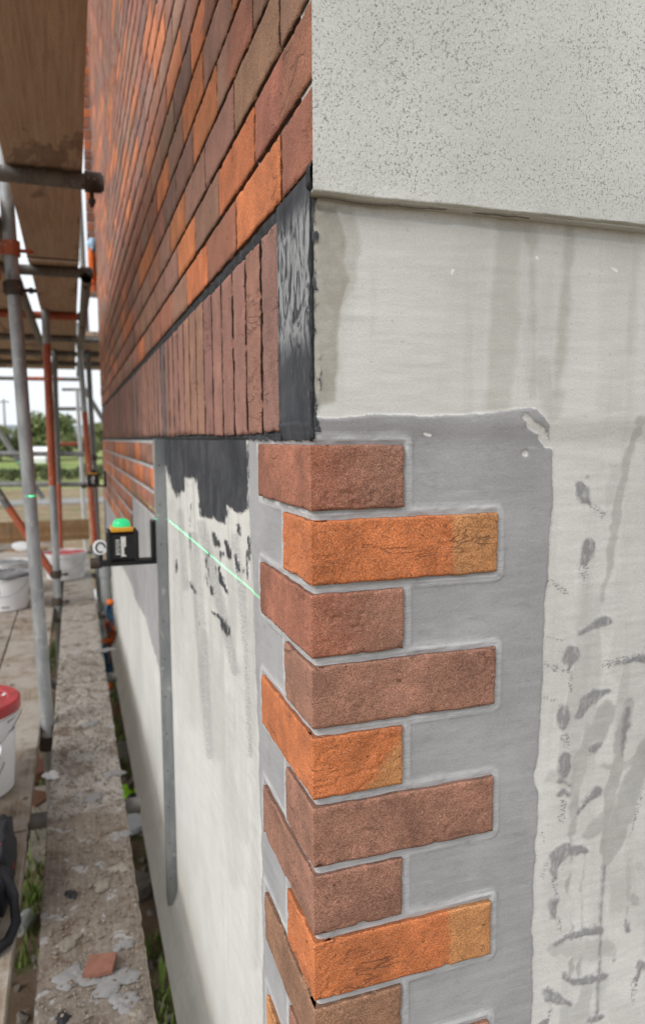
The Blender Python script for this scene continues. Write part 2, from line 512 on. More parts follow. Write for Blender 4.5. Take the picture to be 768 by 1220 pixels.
def tag(o, label=None, cat=None, group=None, kind=None):
    if label: o['label'] = label
    if cat: o['category'] = cat
    if group: o['group'] = group
    if kind: o['kind'] = kind
    return o

def empty(name, loc, label, cat, group=None, rot=(0, 0, 0)):
    e = bpy.data.objects.new(name, None); COL.objects.link(e)
    e.location = loc; e.rotation_euler = rot; e.empty_display_size = .05
    return tag(e, label, cat, group)

def gridmesh(name, V, nu, nv, mat, parent, attrs=None, smooth=True, extra=None):
    """V (nu*nv,3) row-major in u; quads; attrs {name: float array}; extra: extra faces"""
    me = bpy.data.meshes.new(name)
    i = np.arange((nu-1)*(nv-1)); a = (i//(nv-1))*nv + i % (nv-1)
    F = np.stack([a, a+nv, a+nv+1, a+1], 1)
    if extra is not None: F = np.concatenate([F, np.array(extra)], 0)
    me.vertices.add(len(V)); me.vertices.foreach_set('co', V.astype(np.float32).ravel())
    me.loops.add(F.size); me.loops.foreach_set('vertex_index', F.astype(np.int32).ravel())
    me.polygons.add(len(F)); me.polygons.foreach_set('loop_start', np.arange(0, F.size, 4, dtype=np.int32))
    me.polygons.foreach_set('use_smooth', np.full(len(F), smooth, dtype=bool))
    me.update(calc_edges=True); me.validate()
    for n_, val in (attrs or {}).items():
        if val.ndim == 2:
            at = me.attributes.new(n_, 'FLOAT_COLOR', 'POINT'); at.data.foreach_set('color', val.astype(np.float32).ravel())
        else:
            at = me.attributes.new(n_, 'FLOAT', 'POINT'); at.data.foreach_set('value', val.astype(np.float32))
    me.materials.append(mat)
    ob = bpy.data.objects.new(name, me); COL.objects.link(ob)
    if parent: ob.parent = parent
    return ob

# ------------------------------------------------------------------ ground and far setting
ZG = -1.95
g = MB(); xs = [-900, -60, -12, -4, -2, -1, 0, 1, 2, 4, 12, 60, 900]; ys = [-300, -30, -6, -2, 0, 2, 4, 6, 9, 14, 22, 35, 60, 120, 400, 1500]
for i in range(len(xs)-1):
    for j in range(len(ys)-1):
        g.add([(xs[i], ys[j], ZG), (xs[i+1], ys[j], ZG), (xs[i+1], ys[j+1], ZG), (xs[i], ys[j+1], ZG)], [(0, 1, 2, 3)])
tag(build('ground', g, M_GROUND), kind='structure')
tag(build('road', MB().box((-200, 22.6, ZG+.004), (200, 24.6, ZG+.03)), M_ROAD), kind='structure')
hl = MB(); prev = None
N = 60
for i in range(N):
    x = -500 + 900*i/(N-1)
    h = 1.5 + 11*math.exp(-((x-40)/130)**2) + 4*math.exp(-((x+260)/120)**2) + 1.5*math.sin(i*1.3)
    cur = [(x, 430, ZG-1), (x, 520, ZG+h+1.2), (x, 700, ZG-1)]
    if prev: hl.add(prev+cur, [(0, 3, 4, 1), (1, 4, 5, 2)])
    prev = cur
tag(build('hills', hl, M_HILL, smooth='all'), kind='structure')

# ------------------------------------------------------------------ the house
house = empty('house', (0, 0, 0), 'house corner part way through being clad in brick slips over grey and cream coats', 'house')
WEND = 5.30
build('wall_core', MB().box((.03, .03, -1.475), (4.2, WEND-.02, 5.0)), M_PALE, house)
build('plinth', MB().box((.06, .06, ZG-.05), (4.17, WEND-.05, -1.475)), M_CEMLUMP, house)

PAL = dict(orange=(.46, .142, .048), ochre=(.46, .205, .078), red=(.27, .100, .060), brown=(.245, .118, .080),
           dark=(.175, .080, .058), olive=(.22, .115, .068), sold=(.23, .108, .084))
def jit(c, a=.12):
    f = 1+random.uniform(-a, a); return tuple(max(0, q*f*(1+random.uniform(-.05, .05))) for q in c)

def wallpos(s, z, h, c0, rad):
    """unwrapped corner: s<0 on the long wall (x=c0 plane), s>0 on the end wall (y=c0 plane); h is pushed outwards"""
    t = np.clip(s/rad, -1, 1)
    ang = (t+1)*math.pi/4
    nx, ny = -np.cos(ang), -np.sin(ang)
    # rounded corner of radius rad
    cx = np.where(s > rad, c0+s, np.where(s < -rad, c0+rad, c0+rad))
    cy = np.where(s < -rad, c0-s, c0+rad)
    bx = np.where(s < -rad, c0, np.where(s > rad, c0+s, cx+nx*rad))
    by = np.where(s > rad, c0, np.where(s < -rad, c0-s, cy+ny*rad))
    return np.stack([bx+nx*h, by+ny*h, z], 1)

def slip(name, s0, s1, z0, z1, res, seed, tintfn, parent, c0=0.0, thick=.02, rad=.0015, amp=1.0, tilt=0.0, dy=0.0, side=.25):
    nu = max(3, int(round((s1-s0)/res))+1); nv = max(3, int(round((z1-z0)/res))+1)
    su = np.linspace(s0, s1, nu); zv = np.linspace(z0, z1, nv)
    if s0 < 0 < s1: su = np.unique(np.concatenate([su, [-rad, -rad*.4, rad*.4, rad]])); nu = len(su)
    S, Z = np.meshgrid(su, zv, indexing='ij'); S = S.ravel(); Z = Z.ravel()
    e = np.minimum(np.minimum(S-s0, s1-S), np.minimum(Z-z0, z1-Z))
    h = (fbm(S*30+seed, Z*30, seed, 3)-.5)*.0016*amp + (fbm(S*160, Z*160, seed+5, 3)-.5)*.0010*amp
    n1 = fbm(S*22+seed*3, Z*40, seed+9, 3)
    msk = sstep(.5, .62, fbm(S*11, Z*16, seed+31, 2))
    h -= amp*.0016*(1-sstep(0, .018, np.abs(n1-.5)))*msk
    ch = fbm(S*70, Z*70, seed+77, 3)
    h -= .0011*np.exp(-e/.0009) + .0035*amp*sstep(.62, .78, ch)*np.exp(-e/.003)
    # in-plane wobble of the edges
    wob = .0011*amp
    S2 = S + (fbm(Z*60, S*8, seed+3, 2)-.5)*2*wob*np.exp(-np.minimum(S-s0, s1-S)/.006)
    Z2 = Z + (fbm(S*55, Z*8, seed+4, 2)-.5)*2*wob*np.exp(-np.minimum(Z-z0, z1-Z)/.006) + tilt*(S-s0)
    V = wallpos(S2, Z2, h, c0, rad)
    # skirt
    ring = [(i, 0) for i in range(nu)] + [(nu-1, j) for j in range(1, nv)] + [(i, nv-1) for i in range(nu-2, -1, -1)] + [(0, j) for j in range(nv-2, 0, -1)]
    rid = np.array([i*nv+j for i, j in ring])
    V1 = wallpos(S2[rid], Z2[rid], h[rid]-.0010, c0, rad)
    VB = wallpos(S2[rid], Z2[rid], np.full(len(rid), -thick), c0, rad)
    b = len(V); m = len(rid)
    ex = [(rid[q], b+q, b+(q+1) % m, rid[(q+1) % m]) for q in range(m)] + [(b+q, b+m+q, b+m+(q+1) % m, b+(q+1) % m) for q in range(m)]
    tint = tintfn(S, Z) if callable(tintfn) else np.tile(np.array(tintfn), (len(V), 1))
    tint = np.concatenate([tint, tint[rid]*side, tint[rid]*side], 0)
    VB = np.concatenate([V1, VB]); V[:, 1] += dy; VB[:, 1] += dy
    tint = np.concatenate([tint, np.ones((len(tint), 1))], 1)
    return gridmesh(name, np.concatenate([V, VB]), nu, nv, M_BRICK, parent, {'tint': tint}, extra=ex)

# --- quoin corner slips
QCOL = ['red', 'orange', 'red', 'brown', 'orange', 'brown', 'brown', 'orange', 'olive', 'brown', 'orange', 'red', 'brown', 'orange', 'red', 'brown', 'red']
def qtint(kname, k_, L2):
    base = np.array(PAL[kname])*(1.08 if kname != 'orange' else 1.0); oc = np.array(PAL['ochre']); rd = np.array(PAL['red']); dk = np.array(PAL['dark'])
    def f(s, z):
        nn = (fbm(s*60., z*60., k_, 3)-.5)
        lg = lambda t: 1/(1+np.exp(-np.clip(t, -40, 40)))
        mixc = lambda A, B, t: A*(1-t[:, None])+B*t[:, None]
        one = np.ones((len(s), 1))
        if kname == 'orange':
            B = base*one*(1+.35*nn)[:, None]
            if k_ in (1, 7): return mixc(B, oc*one, lg((s-.160-nn*.012)/.0012))
            return mixc(B, oc*one, lg((s-.075-.8*(z+.347)-nn*.02)/.003))
        A = base*one*(1+.5*nn)[:, None]
        if k_ in (0, 2):
            A = mixc(A, rd*.8*one, lg((-.185-s)/.003))
            return mixc(A, np.array(PAL['brown'])*1.1*one, lg((s-.045+nn*.05)/.012))
        return A
    return f
QZ = []
for i, cn in enumerate(QCOL):
    zt = -.075*i; QZ.append(zt)
    L1, L2 = (.215, .1025) if i % 2 == 0 else (.1025, .215)
    slip('quoin_brick', -L1, L2, zt-.065, zt, .002, 100+i*7, qtint(cn, i, L2), house, side=.6)

# --- wrapped base coat sheet
def nonuni(segs):
    out = [segs[0][0]]
    for a, b, st in segs:
        n_ = max(1, int(round(abs(b-a)/st))); out += list(np.linspace(a, b, n_+1)[1:])
    return np.array(out)
C0 = .008
su = nonuni([(-5.27, -1.55, .02), (-1.55, -.30, .005), (-.30, -.004, .002), (-.004, .004, .001), (.004, .50, .0018), (.50, 2.2, .02)])
zv = nonuni([(-1.475, -1.20, .006), (-1.20, -.86, .010), (-.86, .258, .0018)])
S, Z = np.meshgrid(su, zv, indexing='ij'); nu, nv = S.shape; S = S.ravel(); Z = Z.ravel()
V0 = wallpos(S, Z, np.zeros_like(S), C0, .003)
PX, PY = project(V0)
RIGHT = S > 0
def poly_sdf(px, py, poly):
    d = np.full(px.shape, 1e9); ins = np.zeros(px.shape, bool); n_ = len(poly)
    for i in range(n_):
        (x0, y0), (x1, y1) = poly[i], poly[(i+1) % n_]
        ex, ey = x1-x0, y1-y0
        t = np.clip(((px-x0)*ex+(py-y0)*ey)/(ex*ex+ey*ey+1e-9), 0, 1)
        d = np.minimum(d, np.hypot(px-x0-t*ex, py-y0-t*ey))
        cnd = ((y0 > py) != (y1 > py)) & (px < (x1-x0)*(py-y0)/((y1-y0) if y1 != y0 else 1e-9)+x0)
        ins ^= cnd
    return np.where(ins, d, -d)
def stroke(px, py, pts):
    """pts: (x, y, r) chain; returns r - distance"""
    best = np.full(px.shape, -1e3)
    if len(pts) == 1: pts = [pts[0], (pts[0][0]+.1, pts[0][1], pts[0][2])]
    for (x0, y0, r0), (x1, y1, r1) in zip(pts[:-1], pts[1:]):
        ex, ey = x1-x0, y1-y0
        t = np.clip(((px-x0)*ex+(py-y0)*ey)/(ex*ex+ey*ey+1e-9), 0, 1)
        best = np.maximum(best, r0+(r1-r0)*t-np.hypot(px-x0-t*ex, py-y0-t*ey))
    return best
def fill(pred, fn):
    out = np.full(S.shape, -1e3); m = pred
    out[m] = fn(PX[m], PY[m]); return out
NSE = (fbm(S*45, Z*45, 3, 4)-.5)
PX0, PY0 = PX.copy(), PY.copy()
WX = (fbm(S*28, Z*28, 91, 3)-.5)*9*RIGHT + (fbm(S*110, Z*110, 93, 2)-.5)*5*RIGHT
WY = (fbm(S*28, Z*28, 95, 3)-.5)*9*RIGHT + (fbm(S*110, Z*110, 97, 2)-.5)*5*RIGHT
# grey adhesive
gR = [(300, 500), (392, 498), (450, 494), (503, 497), (560, 493), (634, 487), (650, 505), (657, 522), (657, 600), (653, 650), (652, 690), (648, 720),
      (645, 800), (642, 850), (640, 900), (635, 922), (641, 945), (637, 1000), (633, 1080), (633, 1150), (630, 1330), (620, 3200), (300, 3200)]
grey = fill(RIGHT, lambda a, b: poly_sdf(a, b, gR)) + NSE*5*RIGHT
for h_ in [[(628, 506, 6), (640, 512, 5)], [(622, 498, 4), (630, 505, 3)], [(645, 520, 6), (650, 530, 4)], [(624, 540, 4)], [(657, 531, 4), (655, 505, 5)]]:
    grey = np.minimum(grey, -fill(RIGHT, lambda a, b: stroke(a, b, h_)) - NSE*8)
gL = [(296, 505), (297, 600), (302, 680), (304, 760), (308, 860), (311, 960), (313, 1080), (315, 1330), (318, 3200), (420, 3200), (420, 505)]
gL2 = [(100, 500), (193, 500), (195, 815), (190, 795), (181, 766), (173, 734), (163, 718), (157, 697), (143, 669), (128, 640), (100, 620)]
grey = np.where(RIGHT, grey, np.maximum(fill(~RIGHT, lambda a, b: poly_sdf(a, b, gL)), fill(~RIGHT, lambda a, b: poly_sdf(a, b, gL2)))+NSE*4)
BLOBS = [[(690, 577, 5), (694, 584, 8), (698, 594, 6), (702, 600, 2)], [(701, 648, 8), (700, 658, 7), (697, 670, 4)], [(719, 738, 6), (708, 741, 4), (692, 751, 2)], [(681, 778, 9), (679, 788, 7), (678, 798, 3)],
         [(671, 846, 8), (670, 854, 9), (671, 864, 6)], [(735, 790, 2), (750, 786, 3), (768, 783, 3)], [(727, 823, 3), (712, 826, 6), (698, 836, 7), (690, 852, 5)],
         [(673, 903, 6), (672, 912, 7), (671, 922, 6)], [(664, 947, 1.5), (671, 943, 3), (677, 945, 1.5)], [(709, 941, 7), (700, 951, 4), (689, 964, 3)], [(715, 886, 3), (705, 893, 4)],
         [(672, 1011, 7), (662, 1022, 8), (658, 1036, 5), (659, 1048, 2)], [(676, 1014, 3), (690, 1012, 5), (698, 1012, 4)], [(660, 1074, 7), (660, 1084, 5), (660, 1092, 2)],
         [(710, 1108, 6), (690, 1112, 4), (672, 1120, 3), (660, 1127, 1.5)], [(670, 1162, 2), (686, 1169, 5), (700, 1168, 5), (719, 1164, 4)], [(651, 1183, 8), (664, 1188, 6), (677, 1193, 3)],
         [(763, 1148, 6), (758, 1157, 4), (753, 1168, 2)], [(728, 1144, 2)], [(745, 1096, 2), (745, 1106, 3.5)], [(744, 846, 3), (743, 870, 3.5), (740, 900, 2)], [(648, 1218, 6), (640, 1225, 4)], [(704, 1216, 5), (715, 1210, 3)], [(700, 568, 1.5)], [(668, 930, 3), (678, 934, 2)]]
PX, PY = PX0+WX, PY0+WY
blob = np.full(S.shape, -1e3)
for q in BLOBS: blob = np.maximum(blob, fill(RIGHT, lambda a, b: stroke(a, b, q)))
blob = blob + NSE*3
PX, PY = PX0+WX*.18, PY0
for q in [[(719, 1032, 1.7), (714, 1100, 1.2), (710, 1215, 1.6)]]:
    blob = np.maximum(blob, fill(RIGHT, lambda a, b: stroke(a, b, q))*.8)
PX, PY = PX0+WX, PY0+WY
wash = np.zeros(S.shape)
WASH = [([(762, 498, 6), (742, 556, 5), (733, 622, 5), (718, 712, 4)], .75), ([(722, 850, 13), (708, 878, 12), (693, 905, 8), (687, 935, 8), (685, 977, 5), (680, 995, 3)], .85),
        ([(746, 842, 8), (740, 880, 8), (735, 915, 8), (727, 941, 9), (722, 980, 5), (719, 1032, 3)], .95), ([(776, 880, 12), (756, 925, 13), (742, 970, 13), (732, 1005, 9), (724, 1026, 5)], .9),
        ([(718, 914, 5), (740, 913, 8), (766, 903, 6)], .8), ([(700, 994, 6), (716, 978, 10), (738, 960, 10)], .75), ([(655, 1135, 6), (690, 1133, 12), (722, 1130, 9)], .6),
        ([(700, 1172, 9), (686, 1228, 14)], .55), ([(754, 1074, 7)], .9), ([(759, 1035, 5)], .6), ([(700, 755, 6), (697, 800, 8), (694, 850, 7)], .55),
        ([(655, 927, 5), (680, 924, 7)], .5), ([(748, 690, 14), (738, 800, 12)], .25), ([(762, 600, 14), (752, 690, 12)], .22), ([(730, 560, 7), (722, 600, 4)], .3),
        ([(748, 1026, 2), (746, 1092, 1.5)], .8), ([(700, 690, 6), (698, 735, 5)], .45), ([(766, 790, 12), (742, 850, 12)], .35), ([(680, 995, 1.6), (678, 1165, 1.4)], .9), ([(697, 1013, 1.4), (688, 1165, 1.3)], .9), ([(690, 840, 8), (682, 880, 5)], .4),
        ([(765, 1010, 10), (760, 1060, 8)], .2), ([(730, 1190, 12), (745, 1225, 12)], .2)]
for pts, a_ in WASH:
    wash = np.maximum(wash, a_*sstep(-2.2, 2.2, fill(RIGHT, lambda a, b: stroke(a, b, pts))+NSE*10))
reg = RIGHT*sstep(.27, .31, S)*sstep(-.02, -.30, Z)
vs = fbm(S*40+2*fbm(S*9, Z*9, 15, 2), Z*5, 14, 4)
wash = np.maximum(wash, .55*reg*sstep(.50, .66, vs)*sstep(.3, .6, fbm(S*12, Z*9, 16, 3)))
wash = np.maximum(wash, .25*reg*sstep(.48, .62, fbm(S*22, Z*12, 18, 4)))
vl = fbm(S*30+fbm(S*6, Z*6, 25, 2), Z*4, 24, 4)
wash = np.maximum(wash, .5*(~RIGHT)*(S > -1.2)*sstep(.52, .66, vl)*sstep(-.75, -.35, Z)*sstep(-.02, -.08, Z))
speck = np.zeros(S.shape)
SPK = [[(703, 600, 6), (720, 613, 6)], [(696, 676, 8), (694, 695, 6)], [(652, 692, 6), (672, 705, 7)], [(652, 758, 4), (672, 760, 4)], [(652, 788, 6), (670, 798, 6)], [(650, 830, 6), (662, 832, 5)],
       [(672, 880, 9), (675, 890, 6)], [(722, 790, 7), (768, 781, 8)], [(671, 955, 7), (670, 975, 7)], [(660, 1050, 7), (664, 1068, 5)], [(664, 1095, 6), (666, 1108, 5)],
       [(650, 1025, 4), (645, 1045, 5)], [(645, 990, 4), (648, 1005, 4)], [(700, 950, 6), (688, 972, 5)], [(655, 1196, 6), (653, 1218, 6)], [(754, 1168, 6), (752, 1195, 5)], [(679, 800, 6), (681, 822, 5)], [(765, 940, 5), (750, 1000, 4)]]
for pts in SPK: speck = np.maximum(speck, .57*sstep(-7, 5, fill(RIGHT, lambda a, b: stroke(a, b, pts))))
PX, PY = PX0, PY0
# charcoal adhesive: the band behind the soldiers, the patch under them, smears below
dP = [(180, 400), (400, 400), (296, 560), (298, 588), (295, 605), (286, 612), (272, 603), (268, 624), (256, 618), (246, 617), (239, 615), (236, 587),
      (233, 570), (221, 569), (221, 584), (215, 586), (212, 593), (204, 580), (199, 555), (189, 555), (186, 500)]
dP = [(186, 500), (297, 500), (298, 588), (295, 605), (286, 612), (272, 603), (268, 624), (256, 618), (246, 617), (239, 615), (236, 587),
      (233, 570), (221, 569), (221, 584), (215, 586), (212, 593), (204, 580), (199, 555), (189, 555)]
dark = np.where(RIGHT, -1e3, np.maximum(fill(~RIGHT, lambda a, b: poly_sdf(a, b, dP))+NSE*7, (Z-.004)*1200+NSE*5))
for q in [[(257, 637, 3), (260, 647, 4)], [(271, 647, 3), (274, 662, 3)], [(265, 659, 3), (266, 670, 2)], [(280, 662, 2), (286, 680, 4)], [(260, 677, 3), (264, 692, 4), (271, 704, 3)], [(211, 668, 1.5), (212, 680, 2)],
          [(245, 686, 2), (253, 707, 3)], [(253, 728, 2), (265, 738, 3), (272, 755, 3)], [(225, 692, 1.5), (232, 704, 1.5)], [(236, 737, 1.5), (238, 743, 1.5)], [(246, 655, 1.5), (250, 690, 1)], [(228, 600, 1), (226, 660, 1)],
          [(284, 625, 3), (287, 637, 2)], [(296, 640, 1.5), (296, 690, 1.5)]]:
    dark = np.maximum(dark, fill(~RIGHT, lambda a, b: stroke(a, b, q))+NSE*9-.8)
for q in [[(230, 640, 10), (240, 760, 10), (250, 900, 8)], [(290, 700, 6), (298, 900, 6)], [(240, 625, 9), (262, 720, 9), (280, 800, 8)], [(280, 640, 8), (292, 760, 7)], [(215, 610, 7), (222, 700, 7)]]:
    speck = np.maximum(speck, .58*sstep(-9, 6, fill(~RIGHT, lambda a, b: stroke(a, b, q))))
for q, a_ in [([(206, 600, 5), (212, 720, 5), (214, 800, 4)], .4), ([(298, 700, 5), (303, 900, 5), (306, 1150, 5)], .45), ([(270, 830, 7), (282, 1050, 7)], .3), ([(250, 760, 10), (262, 900, 10)], .4), ([(285, 800, 8), (292, 1000, 8)], .3), ([(225, 700, 7), (230, 860, 7)], .25), ([(245, 640, 10), (265, 760, 12)], .35)]:
    wash = np.maximum(wash, a_*sstep(-8, 8, fill(~RIGHT, lambda a, b: stroke(a, b, q))+NSE*14))
# charcoal creeping round the arris
dark = np.where(RIGHT, np.where((Z > .012), (.0012-S)*900+(fbm(S*200, Z*70, 8, 3)-.52)*14, -1e3), dark)
scrape = np.where(RIGHT, 0, sstep(.085, .125, Z+NSE*.03)*sstep(.12, .10, -S)*sstep(.245, .215, Z))
# damp stains and streaks in the pale band
stain = np.zeros(S.shape)
sP = [(370, 244), (402, 246), (410, 290), (414, 335), (404, 372), (398, 400), (402, 440), (396, 478), (370, 492)]
stain = np.maximum(stain, .85*sstep(-3, 4, fill(RIGHT, lambda a, b: poly_sdf(a, b, sP))+NSE*12))
sP2 = [(402, 246), (420, 250), (428, 300), (418, 345), (404, 372)]
stain = np.maximum(stain, .38*sstep(-4, 4, fill(RIGHT, lambda a, b: poly_sdf(a, b, sP2))+NSE*10))
for pts, a_ in [([(604, 272, 14), (596, 400, 17), (588, 490, 14)], .34), ([(628, 275, 9), (630, 330, 3), (632, 470, 3)], .42), ([(676, 275, 6), (666, 380, 6), (658, 470, 7)], .46), ([(640, 440, 14), (655, 490, 10)], .3),
                ([(560, 280, 20), (540, 480, 25)], .08), ([(740, 300, 20), (720, 480, 16)], .14), ([(750, 340, 6), (745, 420, 5)], .2)]:
    stain = np.maximum(stain, a_*sstep(-5, 5, fill(RIGHT, lambda a, b: stroke(a, b, pts))+NSE*12))
white = np.full(S.shape, -1e3)
for q in [[(534, 328, 1.2), (536, 323, 1.8)], [(635, 308, 1.8), (637, 311, 1)], [(724, 320, 1), (730, 324, 1.7)], [(503, 517, 1.5), (510, 519, 2)], [(690, 295, 1.5), (735, 285, 1.2)]][:4]:
    white = np.maximum(white, fill(RIGHT, lambda a, b: stroke(a, b, q)))
# ridges of squeezed adhesive round every quoin slip
joint = np.zeros(S.shape); ridge = np.zeros(S.shape)
jn = fbm(S*90, Z*90, 21, 3)
for i, zt in enumerate(QZ):
    L1, L2 = (.215, .1025) if i % 2 == 0 else (.1025, .215)
    dx = np.maximum(np.maximum(-L1-.008-S, S-(L2-.008)), 0); dz = np.maximum(np.maximum(zt-.065-Z, Z-zt), 0)
    d = np.hypot(dx, dz)
    joint = np.maximum(joint, sstep(.0112, .0095, d+.0015*(jn-.5))*sstep(.0008, .0022, d))
    ridge = np.maximum(ridge, np.exp(-((d-.0055-.002*(jn-.5))/.0026)**2) + .6*np.exp(-((d-.0105)/.0015)**2))
gmask = sstep(-1, 1, grey); bmask = sstep(-1, 1, blob); dmask = sstep(-1, 1, dark)
H = gmask*.0016 + bmask*.0006 + dmask*.0016 + (fbm(S*9, Z*14, 40, 4)-.5)*.0016 + (fbm(S*25, Z*140, 41, 3)-.5)*.0006
H = H - .004*RIGHT*sstep(.2215, .2275, Z+.003*(fbm(S*60, S*0, 58, 3)-.5))*sstep(0, .006, S)
H = H + .048*(~RIGHT)*sstep(-1.235, -1.365, Z)*np.sqrt(np.clip((Z+1.475)/.10, 0, 1))
H = H + .0055*sstep(-.005, .03, Z)*sstep(-.118, -.108, S)
H = H + ridge*.0015*(.15+1.2*sstep(.3, .7, fbm(S*35, Z*35, 22, 3)))*(.5+jn)*gmask
base_coat = gridmesh('base_coat', wallpos(S, Z, H, C0, .003), nu, nv, M_BASE, house,
    dict(grey=np.clip(grey, -30, 30), dab=np.clip(blob, -30, 30), dark=np.clip(dark, -30, 30), wash=wash, speck=speck, stain=stain, white=np.clip(white, -10, 10), joint=joint, scrape=scrape))
tag(base_coat, 'cream base coat with grey adhesive patch, charcoal band and drips')

# --- pitted finish render over the end wall
xs_ = nonuni([(.0004, .46, .0014), (.46, 2.2, .02)]); zs_ = nonuni([(.2335, .53, .0014), (.53, 2.6, .03)])
X, Z1 = np.meshgrid(xs_, zs_, indexing='ij'); nu1, nv1 = X.shape; X = X.ravel(); Z1 = Z1.ravel()
p1 = fbm(X*520, Z1*430, 51, 2); p2 = fbm(X*70, Z1*70, 52, 2)
lip = np.exp(-(Z1-.2335)/.004)
pit = sstep(.66, .78, p1+.30*(p2-.5))*sstep(.238, .262, Z1+.015*(p2-.5))
pit2 = sstep(.80, .86, fbm(X*190, Z1*190, 57, 2))*sstep(.25, .28, Z1)
HH = (fbm(X*12, Z1*12, 53, 3)-.5)*.002 + (fbm(X*500, Z1*500, 54, 2)-.5)*.0005
dy = .012*np.exp(-((Z1-.2335)/.0015)**2) + (fbm(X*60, Z1*0, 55, 3)-.5)*.006*lip
zz = Z1 + .013*np.clip(X, 0, 1)*lip + (fbm(X*35, X*0, 56, 3)-.5)*.004*lip
Vr = np.stack([X, -.0140-HH+dy*1.15, zz], 1)
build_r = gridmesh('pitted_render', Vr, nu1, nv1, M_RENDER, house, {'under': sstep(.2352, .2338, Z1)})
tag(build_r, 'pale pitted render with a rough lower lip')
build('render_backing', MB().box((.004, -.008, .2362), (4.2, .03, 5.0)), M_RENDER, house)
build('lower_end_wall', MB().box((2.2, .0075, -1.475), (4.2, .03, .2345)), M_PALE, house)

# --- upper brickwork on the long wall
Z0B, PIT_B, HB, LB = .262, .075, .0672, .217
clad = build('brick_cladding', MB().box((.0065, -.006, .250), (.03, WEND-.01, 5.0)), M_MORTAR, house)
tag(clad, 'recessed dark joints of the upper brickwork')
NEAR = {(0, 0): 'red', (0, 1): 'orange', (0, 2): 'red', (0, 3): 'orange', (0, 4): 'brown', (0, 5): 'red', (1, 0): 'red', (1, 1): 'orange', (1, 2): 'brown', (1, 3): 'orange', (1, 4): 'brown',
        (2, 0): 'olive', (2, 1): 'olive', (2, 2): 'brown', (2, 3): 'brown', (2, 4): 'orange', (3, 0): 'olive', (3, 1): 'brown', (3, 2): 'orange', (3, 3): 'dark', (3, 4): 'dark', (4, 1): 'orange', (4, 2): 'brown', (4, 3): 'orange', (5, 2): 'orange', (5, 3): 'dark', (6, 4): 'orange'}
cands = []
for r in range(48):
    z0 = Z0B + PIT_B*r
    y = -.0115; i = 0
    while y < WEND-.03:
        L = .1025 if (i == 0 and r % 2 == 0) else LB
        y1 = min(y+L, WEND)
        cn = NEAR.get((r, i)) or random.choices(['red', 'brown', 'orange', 'dark', 'olive'], [34, 28, 22, 10, 6])[0]
        P = np.array([[0, a, b] for a in (y, y1) for b in (z0, z0+HB)], float)
        px, py = project(P)
        vis = (py.max() > -20) and px.max() > 90 and (P[:, 1].min() > -.5)
        area = abs(px.max()-px.min())*abs((py[1]-py[0])) if vis else 0
        cands.append((area, 'up', y, y1, z0, cn)); y = y1+.008; i += 1
# lower panel beyond the bead
for r in range(6):
    z1 = -.004-.075*r
    y = (1.50 if r < 3 else 2.46) + (0 if r % 2 == 0 else .0); first = True
    while y < WEND-.05:
        L = .1025 if (first and r % 2) else LB; first = False
        y1 = min(y+L, WEND-.01)
        cn = random.choices(['red', 'orange', 'brown'], [40, 38, 22])[0]
        px, py = project(np.array([[0, a, b] for a in (y, y1) for b in (z1-.065, z1)], float))
        cands.append((abs(px.max()-px.min())*abs(py[1]-py[0]), 'low', y, y1, z1-.065, cn)); y = y1+.010
def two_tone(a_, b_, sp, sd_):
    def f(S_, Z_):
        t = 1/(1+np.exp(-np.clip((S_-sp+(fbm(S_*40, Z_*40, sd_, 2)-.5)*.03)/.004, -30, 30)))[:, None]
        return np.array(a_)*(1-t)+np.array(b_)*t
    return f
cands.sort(key=lambda t: -t[0])
LIM = 300
sv, sf, st = [], [], []
for q, (area, kind, y0, y1, z0, cn) in enumerate(cands):
    col = jit(PAL[cn], .16)
    if kind == 'low': col = tuple(v*1.1 for v in col)
    if q < LIM and area > 0:
        res = .004 if y0 < .6 else (.012 if y0 < 1.6 else .035)
        par = clad if kind == 'up' else base_coat
        two = random.random() < .3; sp_ = -.1-random.uniform(y0, y1); col2 = jit(PAL[random.choice(['red', 'brown', cn])], .1)
        slip('brick', -y1-.1, -y0-.1, z0, z0+HB, res, 1000+q*3, (two_tone(col, col2, sp_, q) if two else col), par, dy=-.1, side=.32, c0=0.0 if kind == 'up' else .001, thick=.018, amp=1.0 if y0 < 1.6 else .5, tilt=random.uniform(-.004, .004) if y0 < .6 else 0)
    else:
        b = len(sv); d = random.uniform(-.0015, .0015)
        for xx in (-.001+d, .02):
            ins = .002 if xx < 0 else 0
            sv += [(xx, y0+ins, z0+ins), (xx, y1-ins, z0+ins), (xx, y1-ins, z0+HB-ins), (xx, y0+ins, z0+HB-ins)]
        sf += [(b, b+3, b+2, b+1), (b, b+1, b+5, b+4), (b+1, b+2, b+6, b+5), (b+2, b+3, b+7, b+6), (b+3, b, b+4, b+7)]
        st += [(*col, 1)]*8
m_ = MB(); m_.v = sv; m_.f = sf
far = build('far_bricks', m_, M_BRICK, clad, fix=False)
at = far.data.attributes.new('tint', 'FLOAT_COLOR', 'POINT'); at.data.foreach_set('color', np.array(st, np.float32).ravel())
tag(far, kind='stuff')
# projecting brick return at the far end of the wall
ret = build('brick_return', MB().box((-.052, WEND+.004, 1.13), (.03, WEND+.20, 5.0)), M_PALE, house)
for r in range(36):
    z0 = 1.14+.075*r; x0 = -.058
    spl = [(-.058, .028)] if r % 2 else [(-.058, -.012), (-.004, .028)]
    for a, b_ in spl:
        ob = build('brick', MB().box((a, WEND-.004, z0), (b_, WEND+.02, z0+.064), bev=.002), M_BRICK, ret)
        at = ob.data.attributes.new('tint', 'FLOAT_COLOR', 'POINT')
        at.data.foreach_set('color', np.tile(np.array([*jit(PAL[random.choice(['red', 'orange', 'dark', 'red'])]), 1], np.float32), len(ob.data.vertices)))

